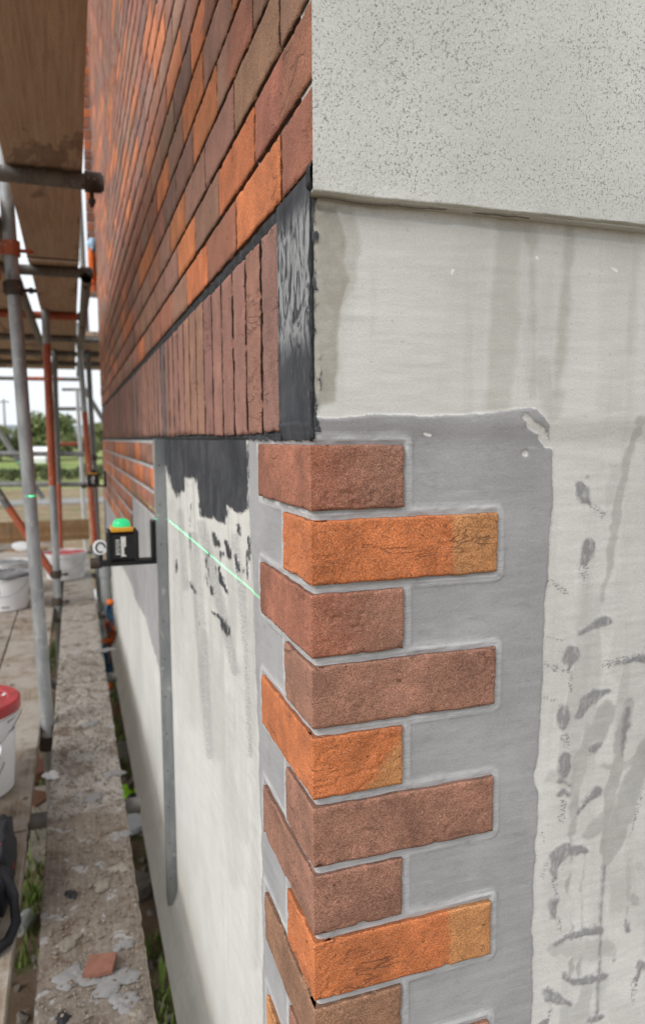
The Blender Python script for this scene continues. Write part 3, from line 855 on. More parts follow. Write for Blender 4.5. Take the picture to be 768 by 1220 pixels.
# --- pale joints of the lower panel
pj = MB()
for r in range(7):
    z = .001-.075*r; y0 = 1.47 if r <= 3 else 2.42
    pj.box((.0012, y0, z-.0125+.006), (.012, WEND-.02, z+.002))
pj.box((.0012, 1.46, -.232), (.012, 1.497, .0045))
build('pale_joint', pj, M_PALE, base_coat)

# --- soldier course
y = .116; i = 0
while y < WEND-.08:
    wd = .0685
    t = random.random()
    col = jit(PAL['sold'] if t < .75 else (PAL['brown'] if t < .9 else (.10, .075, .07)), .16)
    res = .0035 if y < .7 else (.012 if y < 1.8 else .034)
    zj = random.uniform(-.002, .002)
    slip('soldier_brick', -(y+wd), -y, (.0135+zj), (.2415+zj), res, 3000+i*5, col, house, side=.10, thick=.014, amp=1.0 if y < 1.8 else .5, tilt=0)
    y += .0815 + random.uniform(-.0015, .0015); i += 1
# charcoal fillet beneath the brickwork and along the soldier edge
fm = MB()
n_ = 220
def fillet(name, pts, rfun, mat):
    build(name, MB().path(pts, [rfun(j) for j in range(len(pts))], 8), mat, house, smooth='all')
k = NT('charcoal_adhesive', .8, spec=.25)
o = k.obj(False)
c = k.mix(k.rng(k.noise(o, 40, 5, .65), .35, .7), (.022, .023, .026), (.055, .057, .063))
k.bump(k.noise(o, 160, 5, .7), .8, .003)
M_CHAR = k.color(c)
ys_ = np.concatenate([np.arange(-.0125, 1.2, .0025), np.arange(1.2, WEND-.02, .03)]); zs_b = np.linspace(.2385, .2655, 14)
YB, ZBD = np.meshgrid(ys_, zs_b, indexing='ij'); nub, nvb = YB.shape; YB = YB.ravel(); ZBD = ZBD.ravel()
hb = .0032+(fbm(YB*60, ZBD*90, 61, 4)-.5)*.004+.0015*np.sin((ZBD-.2385)/.027*math.pi)-.006*np.exp(-np.minimum(ZBD-.2385, .2655-ZBD)/.002)
hb = hb+.0065*sstep(.016, .0, YB)*sstep(.2385, .244, ZBD)
gridmesh('adhesive_band', np.stack([.0085-hb, YB, ZBD+(fbm(YB*40, YB*0, 66, 3)-.5)*.004], 1), nub, nvb, M_CHAR, house)
ys2 = np.concatenate([np.arange(.11, 1.44, .005), np.arange(1.44, WEND-.02, .05)]); rn2 = fbm(ys2*60, ys2*0, 62, 3)
fillet('adhesive_fillet', [(.009, yy_, .0095+.003*(q-.5)) for yy_, q in zip(ys2, rn2)], lambda j: .0048+.003*(rn2[j]-.5), M_CHAR)
zs3 = np.arange(.006, .245, .004); rn3 = fbm(zs3*60, zs3*0, 63, 3)
fillet('adhesive_fillet', [(.0055, .1095+.002*(q-.5), z_) for z_, q in zip(zs3, rn3)], lambda j: .0045+.003*(rn3[j]-.5), M_CHAR)
rn4 = fbm(zs3*50, zs3*0, 64, 4)
fillet('adhesive_fillet', [(.0035, .0035, z_) for z_ in zs3], lambda j: .0012+.0055*max(0, rn4[j]-.42), M_CHAR)
# end bead and slope under the far end
build('end_bead', MB().box((-.006, WEND-.03, -1.40), (.012, WEND-.005, .008)), M_BEAD, house)

# ------------------------------------------------------------------ bead strip, lasers
bd = empty('metal_bead', (0, 1.25, -1.285), 'long galvanised steel bead standing upright between charcoal patch and brick panel', 'bead')
m = MB().box((-.0195, 0, 0), (.006, .0016, 1.292)); m.box((-.0195, 0.0016, 0), (-.0178, .030, 1.292)); build('flange', m, M_BEAD, bd)
for j in range(12):
    build('fixing_hole', MB().tube((-.0098, -.0004, .08+j*.104), (-.0098, .0002, .08+j*.104), .0021, n=10), M_COUP, bd)

def laser(loc, mirror, sc_, label, blabel, lamp):
    e = empty('laser_level', loc, label, 'laser level', rot=(0, 0, 0)); e.scale = (mirror*sc_, sc_, sc_)
    build('body', MB().box((-.038, -.036, .004), (.038, .036, .079), bev=.006), M_BLACK, e)
    build('corner_guard', MB().box((-.042, -.040, .0), (-.029, .040, .084), bev=.004), M_BLACK, e)
    build('corner_guard', MB().box((.029, -.040, .0), (.042, .040, .084), bev=.004), M_BLACK, e)
    build('amber_band', MB().box((-.029, -.041, .081), (.029, .041, .092), bev=.002), M_YEL, e)
    build('laser_window', MB().lathe([(.0001, .114), (.012, .113), (.019, .109), (.023, .102), (.024, .092), (.0001, .0915)], 24), M_GREEN if lamp else M_BLACK, e, smooth=True)
    lb = build('label_plate', MB().box((-.005, -.0376, .014), (.008, -.0355, .068)), M_LABEL, e)
    for j in range(7): build('print_line', MB().box((-.019, -.0372, .020+j*.0062), (-.009 if j % 2 else -.007, -.0358, .0225+j*.0062)), M_LABEL, lb)
    build('dark_panel', MB().box((.003, -.0383, .018), (.0085, -.0374, .040)), M_BLACK, lb)
    br = empty('angle_bracket', loc, blabel, 'bracket'); br.scale = (mirror*sc_, sc_, sc_)
    build('base_arm', MB().box((-.062, -.022, -.014), (.094, .022, -.0005), bev=.002), M_BLACK, br)
    build('upright_arm', MB().box((.078, -.022, -.0004), (.0935, .022, .105), bev=.002), M_BLACK, br)
    build('dial', MB().tube((-.058, -.024, .040), (-.058, -.016, .040), .020, n=24), M_WHITE, br)
    dr = MB()
    for a in range(18):
        t0, t1 = 2*math.pi*a/22, 2*math.pi*(a+1)/22
        dr.path([(-.058+.011*math.cos(t0), -.0245, .040+.013*math.sin(t0)), (-.058+.011*math.cos(t1), -.0245, .040+.013*math.sin(t1))], .0022, 5)
    build('dial_ring', dr, M_BLACK, br)
    build('dial_post', MB().box((-.062, -.018, -.001), (-.052, -.010, .024)), M_BLACK, br)
    build('clamp', MB().tube((-.085, .01, -.008), (-.055, .01, -.008), .015, n=14), M_COUP, br)
    if lamp:
        ld = bpy.data.lights.new('laser_beam', 'POINT'); ld.energy = 1.0; ld.shadow_soft_size = 0.0; ld.color = (.0, 1, .35)
        ld.use_nodes = True; t = ld.node_tree; em = t.nodes['Emission']
        tc = t.nodes.new('ShaderNodeTexCoord'); sx = t.nodes.new('ShaderNodeSeparateXYZ'); t.links.new(tc.outputs['Normal'], sx.inputs[0])
        ab = t.nodes.new('ShaderNodeMath'); ab.operation = 'ABSOLUTE'; t.links.new(sx.outputs[2], ab.inputs[0])
        mr = t.nodes.new('ShaderNodeMapRange'); mr.interpolation_type = 'SMOOTHSTEP'
        for j, q in enumerate((.0006, .0022, 1.0, 0.0)): mr.inputs[j+1].default_value = q
        t.links.new(ab.outputs[0], mr.inputs[0])
        fo = t.nodes.new('ShaderNodeLightFalloff'); fo.inputs['Strength'].default_value = LASER_W
        mu = t.nodes.new('ShaderNodeMath'); mu.operation = 'MULTIPLY'
        ay = t.nodes.new('ShaderNodeMath'); ay.operation = 'ABSOLUTE'; t.links.new(sx.outputs[1], ay.inputs[0])
        lt = t.nodes.new('ShaderNodeMath'); lt.operation = 'LESS_THAN'; t.links.new(ay.outputs[0], lt.inputs[0]); lt.inputs[1].default_value = .99600
        m2 = t.nodes.new('ShaderNodeMath'); m2.operation = 'MULTIPLY'; t.links.new(mr.outputs[0], m2.inputs[0]); t.links.new(lt.outputs[0], m2.inputs[1])
        t.links.new(m2.outputs[0], mu.inputs[0]); t.links.new(fo.outputs['Linear'], mu.inputs[1]); t.links.new(mu.outputs[0], em.inputs['Strength'])
        lo = bpy.data.objects.new('laser_beam', ld); COL.objects.link(lo); lo.location = (loc[0], loc[1], loc[2]+.1195*sc_)
    return e
LASER_W = 130
laser((-.103, 1.365, -.3225), 1, 1.0, 'black laser level with glowing green window and amber band by the steel bead', 'black angle bracket fixed to the steel bead under a laser level', True)
laser((-.105, 4.25, -.288), 1, .88, 'black laser level with amber band at the far end of the brick panel', 'black angle bracket at the far end of the brick panel', False)

# ------------------------------------------------------------------ scaffold
ZB, ZO = -1.10, .88
def board(x0, x1, ya, yb, ztop, mat, label, group, thick=.038, name='scaffold_board', relief=False, dz=0.0):
    e = empty(name, ((x0+x1)/2, ya, ztop), label, 'board', group)
    w_ = x1-x0; L = yb-ya
    if relief:
        nu_, nv_ = int(w_/.005)+1, int(L/.006)+1
        U, Vv = np.meshgrid(np.linspace(-w_/2, w_/2, nu_), np.linspace(0, L, nv_), indexing='ij'); U = U.ravel(); Vv = Vv.ravel()
        hh = (fbm(U*25+3, (Vv+ya)*25, 71, 4)-.5)*.006 + sstep(.55, .7, fbm(U*14, (Vv+ya)*12, 72, 4))*.005
        hh = hh*sstep(0, .012, w_/2-np.abs(U)) - .004*sstep(.006, 0, w_/2-np.abs(U))
        ed = (fbm(Vv*30, U*0, 73, 3)-.5)*.006*np.sign(U)*(np.abs(U) > w_/2-.004)
        top = np.stack([U+ed, Vv, hh], 1)
        ring = [(i, 0) for i in range(nu_)] + [(nu_-1, j) for j in range(1, nv_)] + [(i, nv_-1) for i in range(nu_-2, -1, -1)] + [(0, j) for j in range(nv_-2, 0, -1)]
        rid = np.array([i*nv_+j for i, j in ring]); VB = top[rid].copy(); VB[:, 2] = -thick; b = len(top); mm = len(rid)
        ex = [(rid[q], rid[(q+1) % mm], b+(q+1) % mm, b+q) for q in range(mm)]
        ex.append((b, b+nu_-1, b+nu_-1+nv_-1, b+2*(nu_-1)+nv_-1))
        pl = gridmesh('plank', np.concatenate([top, VB]), nu_, nv_, mat, e, extra=ex)
        pl.data.transform(Matrix.Translation((0, ya, 0))); pl.location = (0, -ya, 0)
    else:
        m = MB(); n = 14
        cs = [(-w_/2+.004, -thick), (w_/2-.004, -thick), (w_/2, -thick+.004), (w_/2, -.004), (w_/2-.004, 0), (-w_/2+.004, 0), (-w_/2, -.004), (-w_/2, -thick+.004)]
        sd_ = random.random()*50; v = []; f = []
        for j in range(n+1):
            yy_ = L*j/n; bx = (float(vnoise(np.array([sd_+j*.7]), np.array([1.]))[0])-.5)*.004; bz = (float(vnoise(np.array([sd_+j*.5]), np.array([5.]))[0])-.5)*.005
            for cx, cz in cs: v.append((cx+bx, yy_, cz+bz))
        for j in range(n):
            for i in range(8): f.append((j*8+i, j*8+(i+1) % 8, (j+1)*8+(i+1) % 8, (j+1)*8+i))
        f += [tuple(range(8))[::-1], tuple(range(n*8, n*8+8))]
        m.add(v, f); build('plank', m, mat, e)
    for yb_ in (0.012, L-.042):
        m = MB().box((-w_/2-.001, yb_, -thick-.0015), (w_/2+.001, yb_+.03, -thick+.0)); m.box((-w_/2-.0018, yb_, -thick), (-w_/2-.0003, yb_+.03, .001)); m.box((w_/2+.0003, yb_, -thick), (w_/2+.0018, yb_+.03, .001))
        build('end_band', m, M_COUP, e)
    return e
DECK = 'scaffold boards of the deck underfoot'; OVER = 'scaffold boards of the deck overhead'
board(-.334, -.112, -1.2, 2.72, ZB, M_MUD, 'muddy scaffold board beside the wall with mortar splats and a clay fragment', DECK, relief=True)
board(-.331, -.114, 2.73, 6.63, ZB-.004, M_MUD, 'pale gritty scaffold board beside the wall running past the laser level', DECK, relief=True)
board(-.596, -.384, -1.4, 1.44, ZB, M_WOOD_DECK, 'scaffold board under the black bag', DECK)
board(-.598, -.383, 1.46, 4.9, ZB, M_WOOD_DECK, 'scaffold board under the red lidded bucket', DECK)
board(-.60, -.386, 4.92, 7.7, ZB, M_WOOD_DECK, 'scaffold board under the white bucket with red stained rim', DECK)
board(-.825, -.602, 1.2, 5.1, ZB, M_WOOD_DECK, 'scaffold board under the bucket of grey sludge', DECK)
board(-.83, -.604, 5.12, 7.7, ZB, M_WOOD_DECK, 'scaffold board under the loose tile offcuts', DECK)
for x0, lb in ((-1.06, 'scaffold board just outside the one under the sludge bucket'), (-1.29, 'outermost scaffold board of the deck past the buckets')): board(x0, x0+.223, 1.2, 7.7, ZB, M_WOOD_DECK, lb, DECK)
board(-.385, -.160, -.9, 3.02, ZO, M_WOOD_OVER, 'dark stained overhead scaffold board near the wall with a damp edge', OVER)
board(-.384, -.162, 3.04, 8.6, ZO, M_WOOD_OVER, 'overhead scaffold board near the wall above the brick panel', OVER)
board(-.115, .108, 5.60, 8.6, ZO, M_WOOD_OVER, 'overhead scaffold board running past the wall end', OVER)
board(.112, .335, 5.62, 8.6, ZO, M_WOOD_OVER, 'overhead scaffold board tucked behind the wall end', OVER)
for i, x0 in enumerate((-.675, -.905, -1.135, -1.365)):
    board(x0, x0+.222, (.9, 1.7, 1.7, 1.7)[i], 8.6, ZO, M_WOOD_OVER, 'overhead scaffold board, %s outward from the leaning standard' % ('first', 'second', 'third', 'fourth')[i], OVER)
tb = board(-1.3, -.09, 0, .225, 0, M_WOOD_TOE, 'brown toe board standing on edge across the far end of the deck', None, name='toe_board')
tb.location = (-.695, 7.70, ZB+.002); tb.rotation_euler = (math.radians(90), 0, 0)

R_T = .02415
def tube(p0, p1, mat, label, group, bands=(), coup=(), r=R_T, name='scaffold_tube'):
    p0, p1 = Vector(p0), Vector(p1)
    e = empty(name, p0, label, 'scaffold tube', group)
    d = p1-p0
    m = MB().tube((0, 0, 0), d, r, n=20, cap=False); m.tube(d*.0005, d*.9995, r*.86, n=20, cap=False)
    build('tube_wall', m, mat, e, smooth=True, fix=False)
    for a, b_ in bands: build('paint_band', MB().tube(d*a, d*b_, r+.0006, n=20, cap=False), M_TUBE_R, e, smooth=True)
    return e
STD = 'upright scaffold standards'
def std(pb, pt, zb, zt, **kw):
    """pb, pt: (x,y) at zb and zt; extended to ground and up"""
    pass
def lean(xb, xt, y, zlo=ZG+.02, zhi=3.0, zb=ZB, zt=.88):
    f = lambda z: xb+(xt-xb)*(z-zb)/(zt-zb)
    return (f(zlo), y, zlo), (f(zhi), y, zhi)
a, b = lean(-.357, -.412, 2.26); S1 = tube(a, b, M_TUBE, 'thick grey scaffold standard leaning beside the muddy board, laser spot on it', STD)
a, b = lean(-.357, -.357, 4.40, zhi=.86); S2 = tube(a, b, M_TUBE, 'scaffold standard with red upper half and grey foot', STD, bands=[((1.95-.30)/2.81, (1.95+.62)/2.81)])
a, b = lean(-.372, -.352, 6.62, zhi=.86); S3 = tube(a, b, M_TUBE_D, 'scaffold standard with red foot behind the white bucket', STD, bands=[((1.95-1.1)/2.81, (1.95-.42)/2.81)])
q0, q1 = hit(97, 440, 1, 5.8), hit(114, 655, 1, 5.8); dq = (q0-q1)
S4 = tube(q1-dq*.6, q0+dq*.25, M_TUBE, 'scaffold standard by the wall end with faded red middle', STD, bands=[(.33, .74)])
q0, q1 = hit(93, 478, 1, 9.0), hit(100, 610, 1, 9.0); dq = q0-q1
tube(q1-dq*.8, q0+dq*.1, M_TUBE_W, 'slim white post beyond the toe board', STD)
q0, q1 = hit(106, 440, 1, 6.6), hit(118, 660, 1, 6.6); dq = (q0-q1)
tube(q1-dq*.4, q0+dq*1.2, M_TUBE_D, 'dark scaffold standard just past the wall end', STD)
TR = 'transoms under the overhead boards'
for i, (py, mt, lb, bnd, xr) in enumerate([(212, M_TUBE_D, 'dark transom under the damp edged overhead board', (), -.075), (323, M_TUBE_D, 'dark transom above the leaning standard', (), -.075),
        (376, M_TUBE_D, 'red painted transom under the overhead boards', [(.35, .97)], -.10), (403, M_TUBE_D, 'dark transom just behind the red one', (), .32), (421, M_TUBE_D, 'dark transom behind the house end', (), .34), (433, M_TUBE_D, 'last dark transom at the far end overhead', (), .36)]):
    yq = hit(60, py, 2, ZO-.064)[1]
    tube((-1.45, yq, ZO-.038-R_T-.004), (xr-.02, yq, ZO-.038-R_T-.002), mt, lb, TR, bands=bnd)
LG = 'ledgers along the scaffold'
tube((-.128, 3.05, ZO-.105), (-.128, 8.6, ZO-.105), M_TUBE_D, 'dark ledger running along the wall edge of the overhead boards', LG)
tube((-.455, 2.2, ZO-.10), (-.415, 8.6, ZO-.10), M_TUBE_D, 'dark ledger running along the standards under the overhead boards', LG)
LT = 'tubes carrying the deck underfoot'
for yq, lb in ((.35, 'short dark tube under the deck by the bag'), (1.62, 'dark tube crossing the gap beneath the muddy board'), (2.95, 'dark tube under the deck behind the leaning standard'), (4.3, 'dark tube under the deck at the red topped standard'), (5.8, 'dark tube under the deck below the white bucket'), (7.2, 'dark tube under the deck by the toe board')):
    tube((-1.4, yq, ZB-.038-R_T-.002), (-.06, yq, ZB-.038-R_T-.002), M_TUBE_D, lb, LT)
GR = 'guard rails across the far end'
tube(hit(-60, 540, 1, 6.68), hit(106, 541, 1, 6.68), M_TUBE, 'upper grey guard rail across the far end of the deck', GR)
tube(hit(-60, 577, 1, 6.68), hit(106, 577, 1, 6.68), M_TUBE, 'lower grey guard rail across the far end of the deck', GR)
tube(hit(70, 529, 1, 8.8), hit(93, 529, 1, 8.8), M_TUBE_R, 'short red rail beyond the guard rails', GR)
tube(hit(-30, 450, 1, 8.9), hit(98, 452, 1, 8.9), M_TUBE_D, 'thin rail just below the far overhead boards', GR, bands=[(.45, .8)])
tube(hit(67, 487, 1, 9.2), hit(97, 487, 1, 9.2), M_TUBE_D, 'thin rail against the sky beside the white post', GR)
tube(hit(74, 464, 1, 12), hit(95, 464, 1, 12), M_TUBE_D, 'stub of thin tube against the sky', GR)
BR = 'diagonal braces'
tube(hit(66, 688, 1, 4.46), hit(-25, 551, 1, 4.46), M_TUBE_D, 'diagonal brace with red lower half meeting the red topped standard', BR, bands=[(.02, .62)])
tube(hit(52, 594, 1, 6.75), hit(-30, 470, 1, 6.75), M_TUBE, 'grey diagonal brace crossing the guard rails', BR)
tube(hit(126, 505, 1, 7.4), hit(100, 462, 1, 7.4), M_TUBE, 'short diagonal brace past the wall end', BR)

def coupler(p, axis, label, sc_=1.0, mat=None):
    e = empty('coupler', p, label, 'coupler', 'scaffold couplers'); mat = mat or M_COUP
    r = R_T+.007*sc_
    if axis == 'z': a_, b_ = Vector((0, 0, -.026)), Vector((0, 0, .026))
    elif axis == 'y': a_, b_ = Vector((0, -.026, 0)), Vector((0, .026, 0))
    else: a_, b_ = Vector((-.026, 0, 0)), Vector((.026, 0, 0))
    build('collar', MB().tube(a_, b_, r, n=18), mat, e, smooth=True)
    side = Vector((1, 0, 0)) if axis == 'z' else Vector((0, 0, -1))
    build('bolt', MB().tube(side*(r-.004)+a_*.2, side*(r+.045)+a_*.2, .007, n=8), mat, e)
    build('nut', MB().tube(side*(r+.020)+a_*.2, side*(r+.034)+a_*.2, .012, n=6), mat, e)
    build('flap', MB().box(tuple(Vector((-r-.006, -.018, -.02))), tuple(Vector((-r+.008, .018, .02))), bev=.003), mat, e)
    return e
coupler((-.357, 4.40, -.885), 'z', 'dark coupler low on the red topped standard')
coupler((-.357, 4.40, ZB+.03), 'z', 'dark coupler at deck level on the red topped standard')
coupler((-.402, 2.26, .56), 'z', 'rusty coupler high on the leaning standard')
coupler((-.405, 2.26, .70), 'z', 'red rusty coupler just under the outer overhead boards', mat=M_TUBE_R)
coupler((-.128, hit(60, 212, 2, ZO-.064)[1], ZO-.064), 'x', 'dark coupler at the end of the damp edged board transom', 1.0)
coupler((-.128, hit(60, 323, 2, ZO-.064)[1], ZO-.064), 'x', 'dark coupler at the end of the second transom by the wall', 1.0)
coupler((-.128, hit(60, 376, 2, ZO-.064)[1], ZO-.064), 'x', 'dark coupler at the end of the red transom', 1.0)
coupler(tuple(hit(113, 652, 1, 5.8)), 'z', 'dark coupler low on the standard by the wall end')
coupler(tuple(hit(62, 541, 1, 6.66)), 'z', 'dark coupler where the upper guard rail meets a standard')
coupler(tuple(hit(112, 545, 1, 6.6)), 'z', 'black coupler on the dark standard past the wall end', 1.5)
coupler((-.36, 2.26, ZB-.075), 'z', 'dark coupler below deck level on the leaning standard', mat=M_COUP)
# short red ledger stub left of the leaning standard
tube((-.75, 2.20, .60), (-.44, 2.20, .60), M_TUBE_R, 'red tube stub joined to the leaning standard overhead', LG)

# ------------------------------------------------------------------ buckets and tools
def bucket(loc, r, h, label, content=None, lid=None, rim=None, mat=None, rotz=0, prints=()):
    e = empty('bucket', loc, label, 'bucket', 'plastic buckets', rot=(0, 0, rotz)); mat = mat or M_WHITE
    rb = r*.86
    prof = [(.001, .003), (rb-.008, .0), (rb, .006), (rb+(r-rb)*.85, h*.86), (r+.006, h*.865), (r+.006, h*.885), (r, h*.89), (r, h-.012), (r+.005, h-.010), (r+.006, h), (r-.002, h), (r-.005, h-.01), (rb-.004, .012), (.001, .010)]
    bd_ = build('pail', MB().lathe(prof, 48), mat, e, smooth=True)
    hp = [((r+.012)*math.cos(t), (r+.012)*math.sin(t), h*.87-.10*math.sin(t)**2*(1 if math.sin(t) < 0 else 1)) for t in np.linspace(math.pi, 2*math.pi, 22)]
    build('wire_handle', MB().path(hp, .0022, 6), M_TUBE, e, smooth='all')
    if content:
        m = MB(); n = 26; prof2 = [(r*.2*i, 0) for i in range(5)]
        v = []; f = []
        for ir in range(6):
            for i in range(n):
                t = 2*math.pi*i/n; rr = (r-.006)*ir/5
                v.append((rr*math.cos(t), rr*math.sin(t), h-.02+.02*float(vnoise(np.array([3+rr*20*math.cos(t)]), np.array([rr*20*math.sin(t)]), 4)[0])))
        for ir in range(5):
            for i in range(n): f.append((ir*n+i, ir*n+(i+1) % n, (ir+1)*n+(i+1) % n, (ir+1)*n+i))
        m.add(v, f); build('contents', m, content, e, smooth='all')
    if rim:
        v = []; m = MB(); n = 60; pts = []
        rr = [.006+.016*float(vnoise(np.array([j*.45]), np.array([2.]), 9)[0]) for j in range(n+1)]
        m.path([((r+.0)*math.cos(2*math.pi*j/n), (r+.0)*math.sin(2*math.pi*j/n), h-.004) for j in range(n+1)], rr, 7)
        build('sludge_rim', m, rim, e, smooth='all')
    if lid:
        m = MB().lathe([(.001, h+.004), (r*.80, h+.004), (r*.83, h+.010), (r+.004, h+.011), (r+.010, h+.006), (r+.010, h-.022), (r+.007, h-.022), (r+.006, h-.002), (.001, h+.001)], 48)
        l_ = build('lid', m, lid, e, smooth=True)
        for j in range(9):
            a_ = j*2.4; q = r*(.3+.06*j)
            build('paint_splash', MB().box((q*math.cos(a_)-.012, q*math.sin(a_)-.005, h+.0105 if q > r*.8 else h+.004), (q*math.cos(a_)+.016, q*math.sin(a_)+.006, (h+.0125 if q > r*.8 else h+.0062)), rot=(0, 0, a_*1.7), piv=(q*math.cos(a_), q*math.sin(a_), h), bev=.0008), M_PAPER, l_)
    for kind, ang, z_, s_ in prints:
        rr = rb+(r-rb)*z_/h+.0012
        if kind == 'disc':
            v = [(rr*math.cos(ang), rr*math.sin(ang), z_)]; nn = 20
            for j in range(nn):
                t = 2*math.pi*j/nn; aa = ang+s_*math.cos(t)/rr; v.append((rr*math.cos(aa), rr*math.sin(aa), z_+s_*math.sin(t)))
            build('printed_disc', MB().add(v, [(0, 1+j, 1+(j+1) % nn) for j in range(nn)]), M_BLUE, bd_)
        else:
            m = MB()
            for j in range(5):
                a0 = ang+(j*s_)/rr
                v = [(rr*math.cos(a0+dx/rr), rr*math.sin(a0+dx/rr), z_+dz) for dx, dz in ((0, 0), (s_*.62, 0), (s_*.62, s_*(.7+.3*(j % 2))), (0, s_))]
                m.add(v, [(0, 1, 2, 3)])
            build('printed_marks', m, M_COUP, bd_)
    return e
BKA = bucket((-.570, 1.76, ZB), .150, .285, 'white bucket with red lid on the deck beside the muddy board', lid=M_RED, prints=[('marks', -.55, .235, .014), ('marks', -.5, .20, .009)])
bucket((-.60, 1.42, ZB), .155, .255, 'plain white bucket in front of the red lidded one', mat=M_WHITE)
bucket((-.675, 4.45, ZB), .150, .235, 'white bucket crusted with grey sludge and a blue printed disc', content=M_CEM, rim=M_CEM, prints=[('disc', -2.0, .135, .034), ('marks', -1.75, .025, .011)])
bucket((-.70, 4.95, ZB), .145, .235, 'white bucket half hidden behind the sludge bucket', mat=M_WHITE_D, content=M_CEM)
bucket((-.315, 5.42, ZB), .165, .215, 'white bucket with red stained rim standing on the gritty board', content=M_RED, rim=None, mat=M_WHITE_D)
bpy.context.view_layer.update()
# lid, tile offcuts
def slab(p, sx, sy, th, rot, mat, label, name, group='tile offcuts on the deck'):
    m = MB(); n = 9; rr = random.Random(len(label)); v0 = []
    cs = [(-sx/2, -sy/2), (0, -sy*.54), (sx/2, -sy*.45), (sx*.53, .05*sy), (sx*.46, sy/2), (-.1*sx, sy*.47), (-sx*.5, sy*.44)]
    v = [(x+rr.uniform(-.05, .05)*sx, y_+rr.uniform(-.05, .05)*sy, 0) for x, y_ in cs]
    nn = len(v); vt = [(x*.96, y_*.96, th) for x, y_, _ in v]
    m.add(v+vt, [tuple(range(nn))[::-1], tuple(range(nn, 2*nn))]+[(i, (i+1) % nn, nn+(i+1) % nn, nn+i) for i in range(nn)])
    e = build(name, m, mat, None, p, rot=rot)
    return tag(e, label, 'debris', group)
slab((-.78, 6.5, ZB+.02), .34, .42, .02, (.05, .04, .2), M_PLANK, 'pale flat offcut lying behind the sludge bucket', 'tile_offcut')
slab((-.72, 6.1, ZB+.006), .30, .30, .02, (.0, .0, .7), M_STONE, 'rough pale offcut lying nearest the sludge bucket', 'tile_offcut')
slab((-.70, 6.9, ZB+.004), .36, .3, .035, (.0, 0, -.2), M_WOOD_TOE, 'brown offcut lying under the upturned lid', 'tile_offcut')
slab((-.84, 7.2, ZB+.003), .4, .3, .03, (.0, 0, .4), M_STONE, 'pale offcut against the toe board', 'tile_offcut')
e = empty('tub_cover', (-.70, 6.95, ZB+.045), 'upturned white cover with dark underside lying on offcuts', 'cover', rot=(.28, .12, .3))
build('lid_disc', MB().lathe([(.001, .018), (.125, .018), (.13, .014), (.13, .004), (.001, .004)], 32), M_WHITE_D, e, smooth=True)
build('lid_skirt', MB().lathe([(.126, .003), (.126, -.026), (.12, -.026), (.12, .003)], 32), M_BLACK, e, smooth=True)

# bag
bg_ = empty('tool_bag', (-.52, 1.02, ZB), 'black canvas tool bag with a drooping strap on the deck', 'bag')
def blob(name, c, rad, mat, par, seed, n=18, sq=2.6, amp=.12):
    v = []; f = []
    for i in range(n+1):
        th = math.pi*i/n
        for j in range(2*n):
            ph = math.pi*j/n
            d = [math.sin(th)*math.cos(ph), math.sin(th)*math.sin(ph), math.cos(th)]
            d = [math.copysign(abs(q)**(2/sq), q) for q in d]
            w_ = 1+amp*(float(fbm(np.array([d[0]*2+seed]), np.array([d[1]*2+d[2]*3]), seed, 3)[0])-.5)*2
            v.append(tuple(c[a]+d[a]*rad[a]*w_ for a in range(3)))
    for i in range(n):
        for j in range(2*n): f.append((i*2*n+j, i*2*n+(j+1) % (2*n), (i+1)*2*n+(j+1) % (2*n), (i+1)*2*n+j))
    return build(name, MB().add(v, f), mat, par, smooth='all')
blob('pouch', (-.02, .10, .105), (.125, .20, .105), M_BAG, bg_, 3, amp=.2)
blob('pocket', (.095, .10, .10), (.032, .14, .085), M_BAG, bg_, 8, amp=.3)
blob('pocket', (.05, -.07, .085), (.055, .05, .075), M_BAG, bg_, 13, amp=.3)
build('strap', MB().path([(.07, .02, .17), (.115, -.01, .14), (.135, -.03, .09), (.14, -.05, .04), (.125, -.075, .018), (.095, -.10, .014), (.05, -.12, .014), (-.02, -.13, .014), (-.08, -.12, .02)], [.011, .012, .012, .012, .012, .011, .011, .011, .011], 8), M_BAG, bg_, smooth='all')
build('red_piping', MB().path([(.105, .03, .185), (.125, .06, .15), (.128, .07, .10)], .0035, 6), M_RED, bg_, smooth='all')

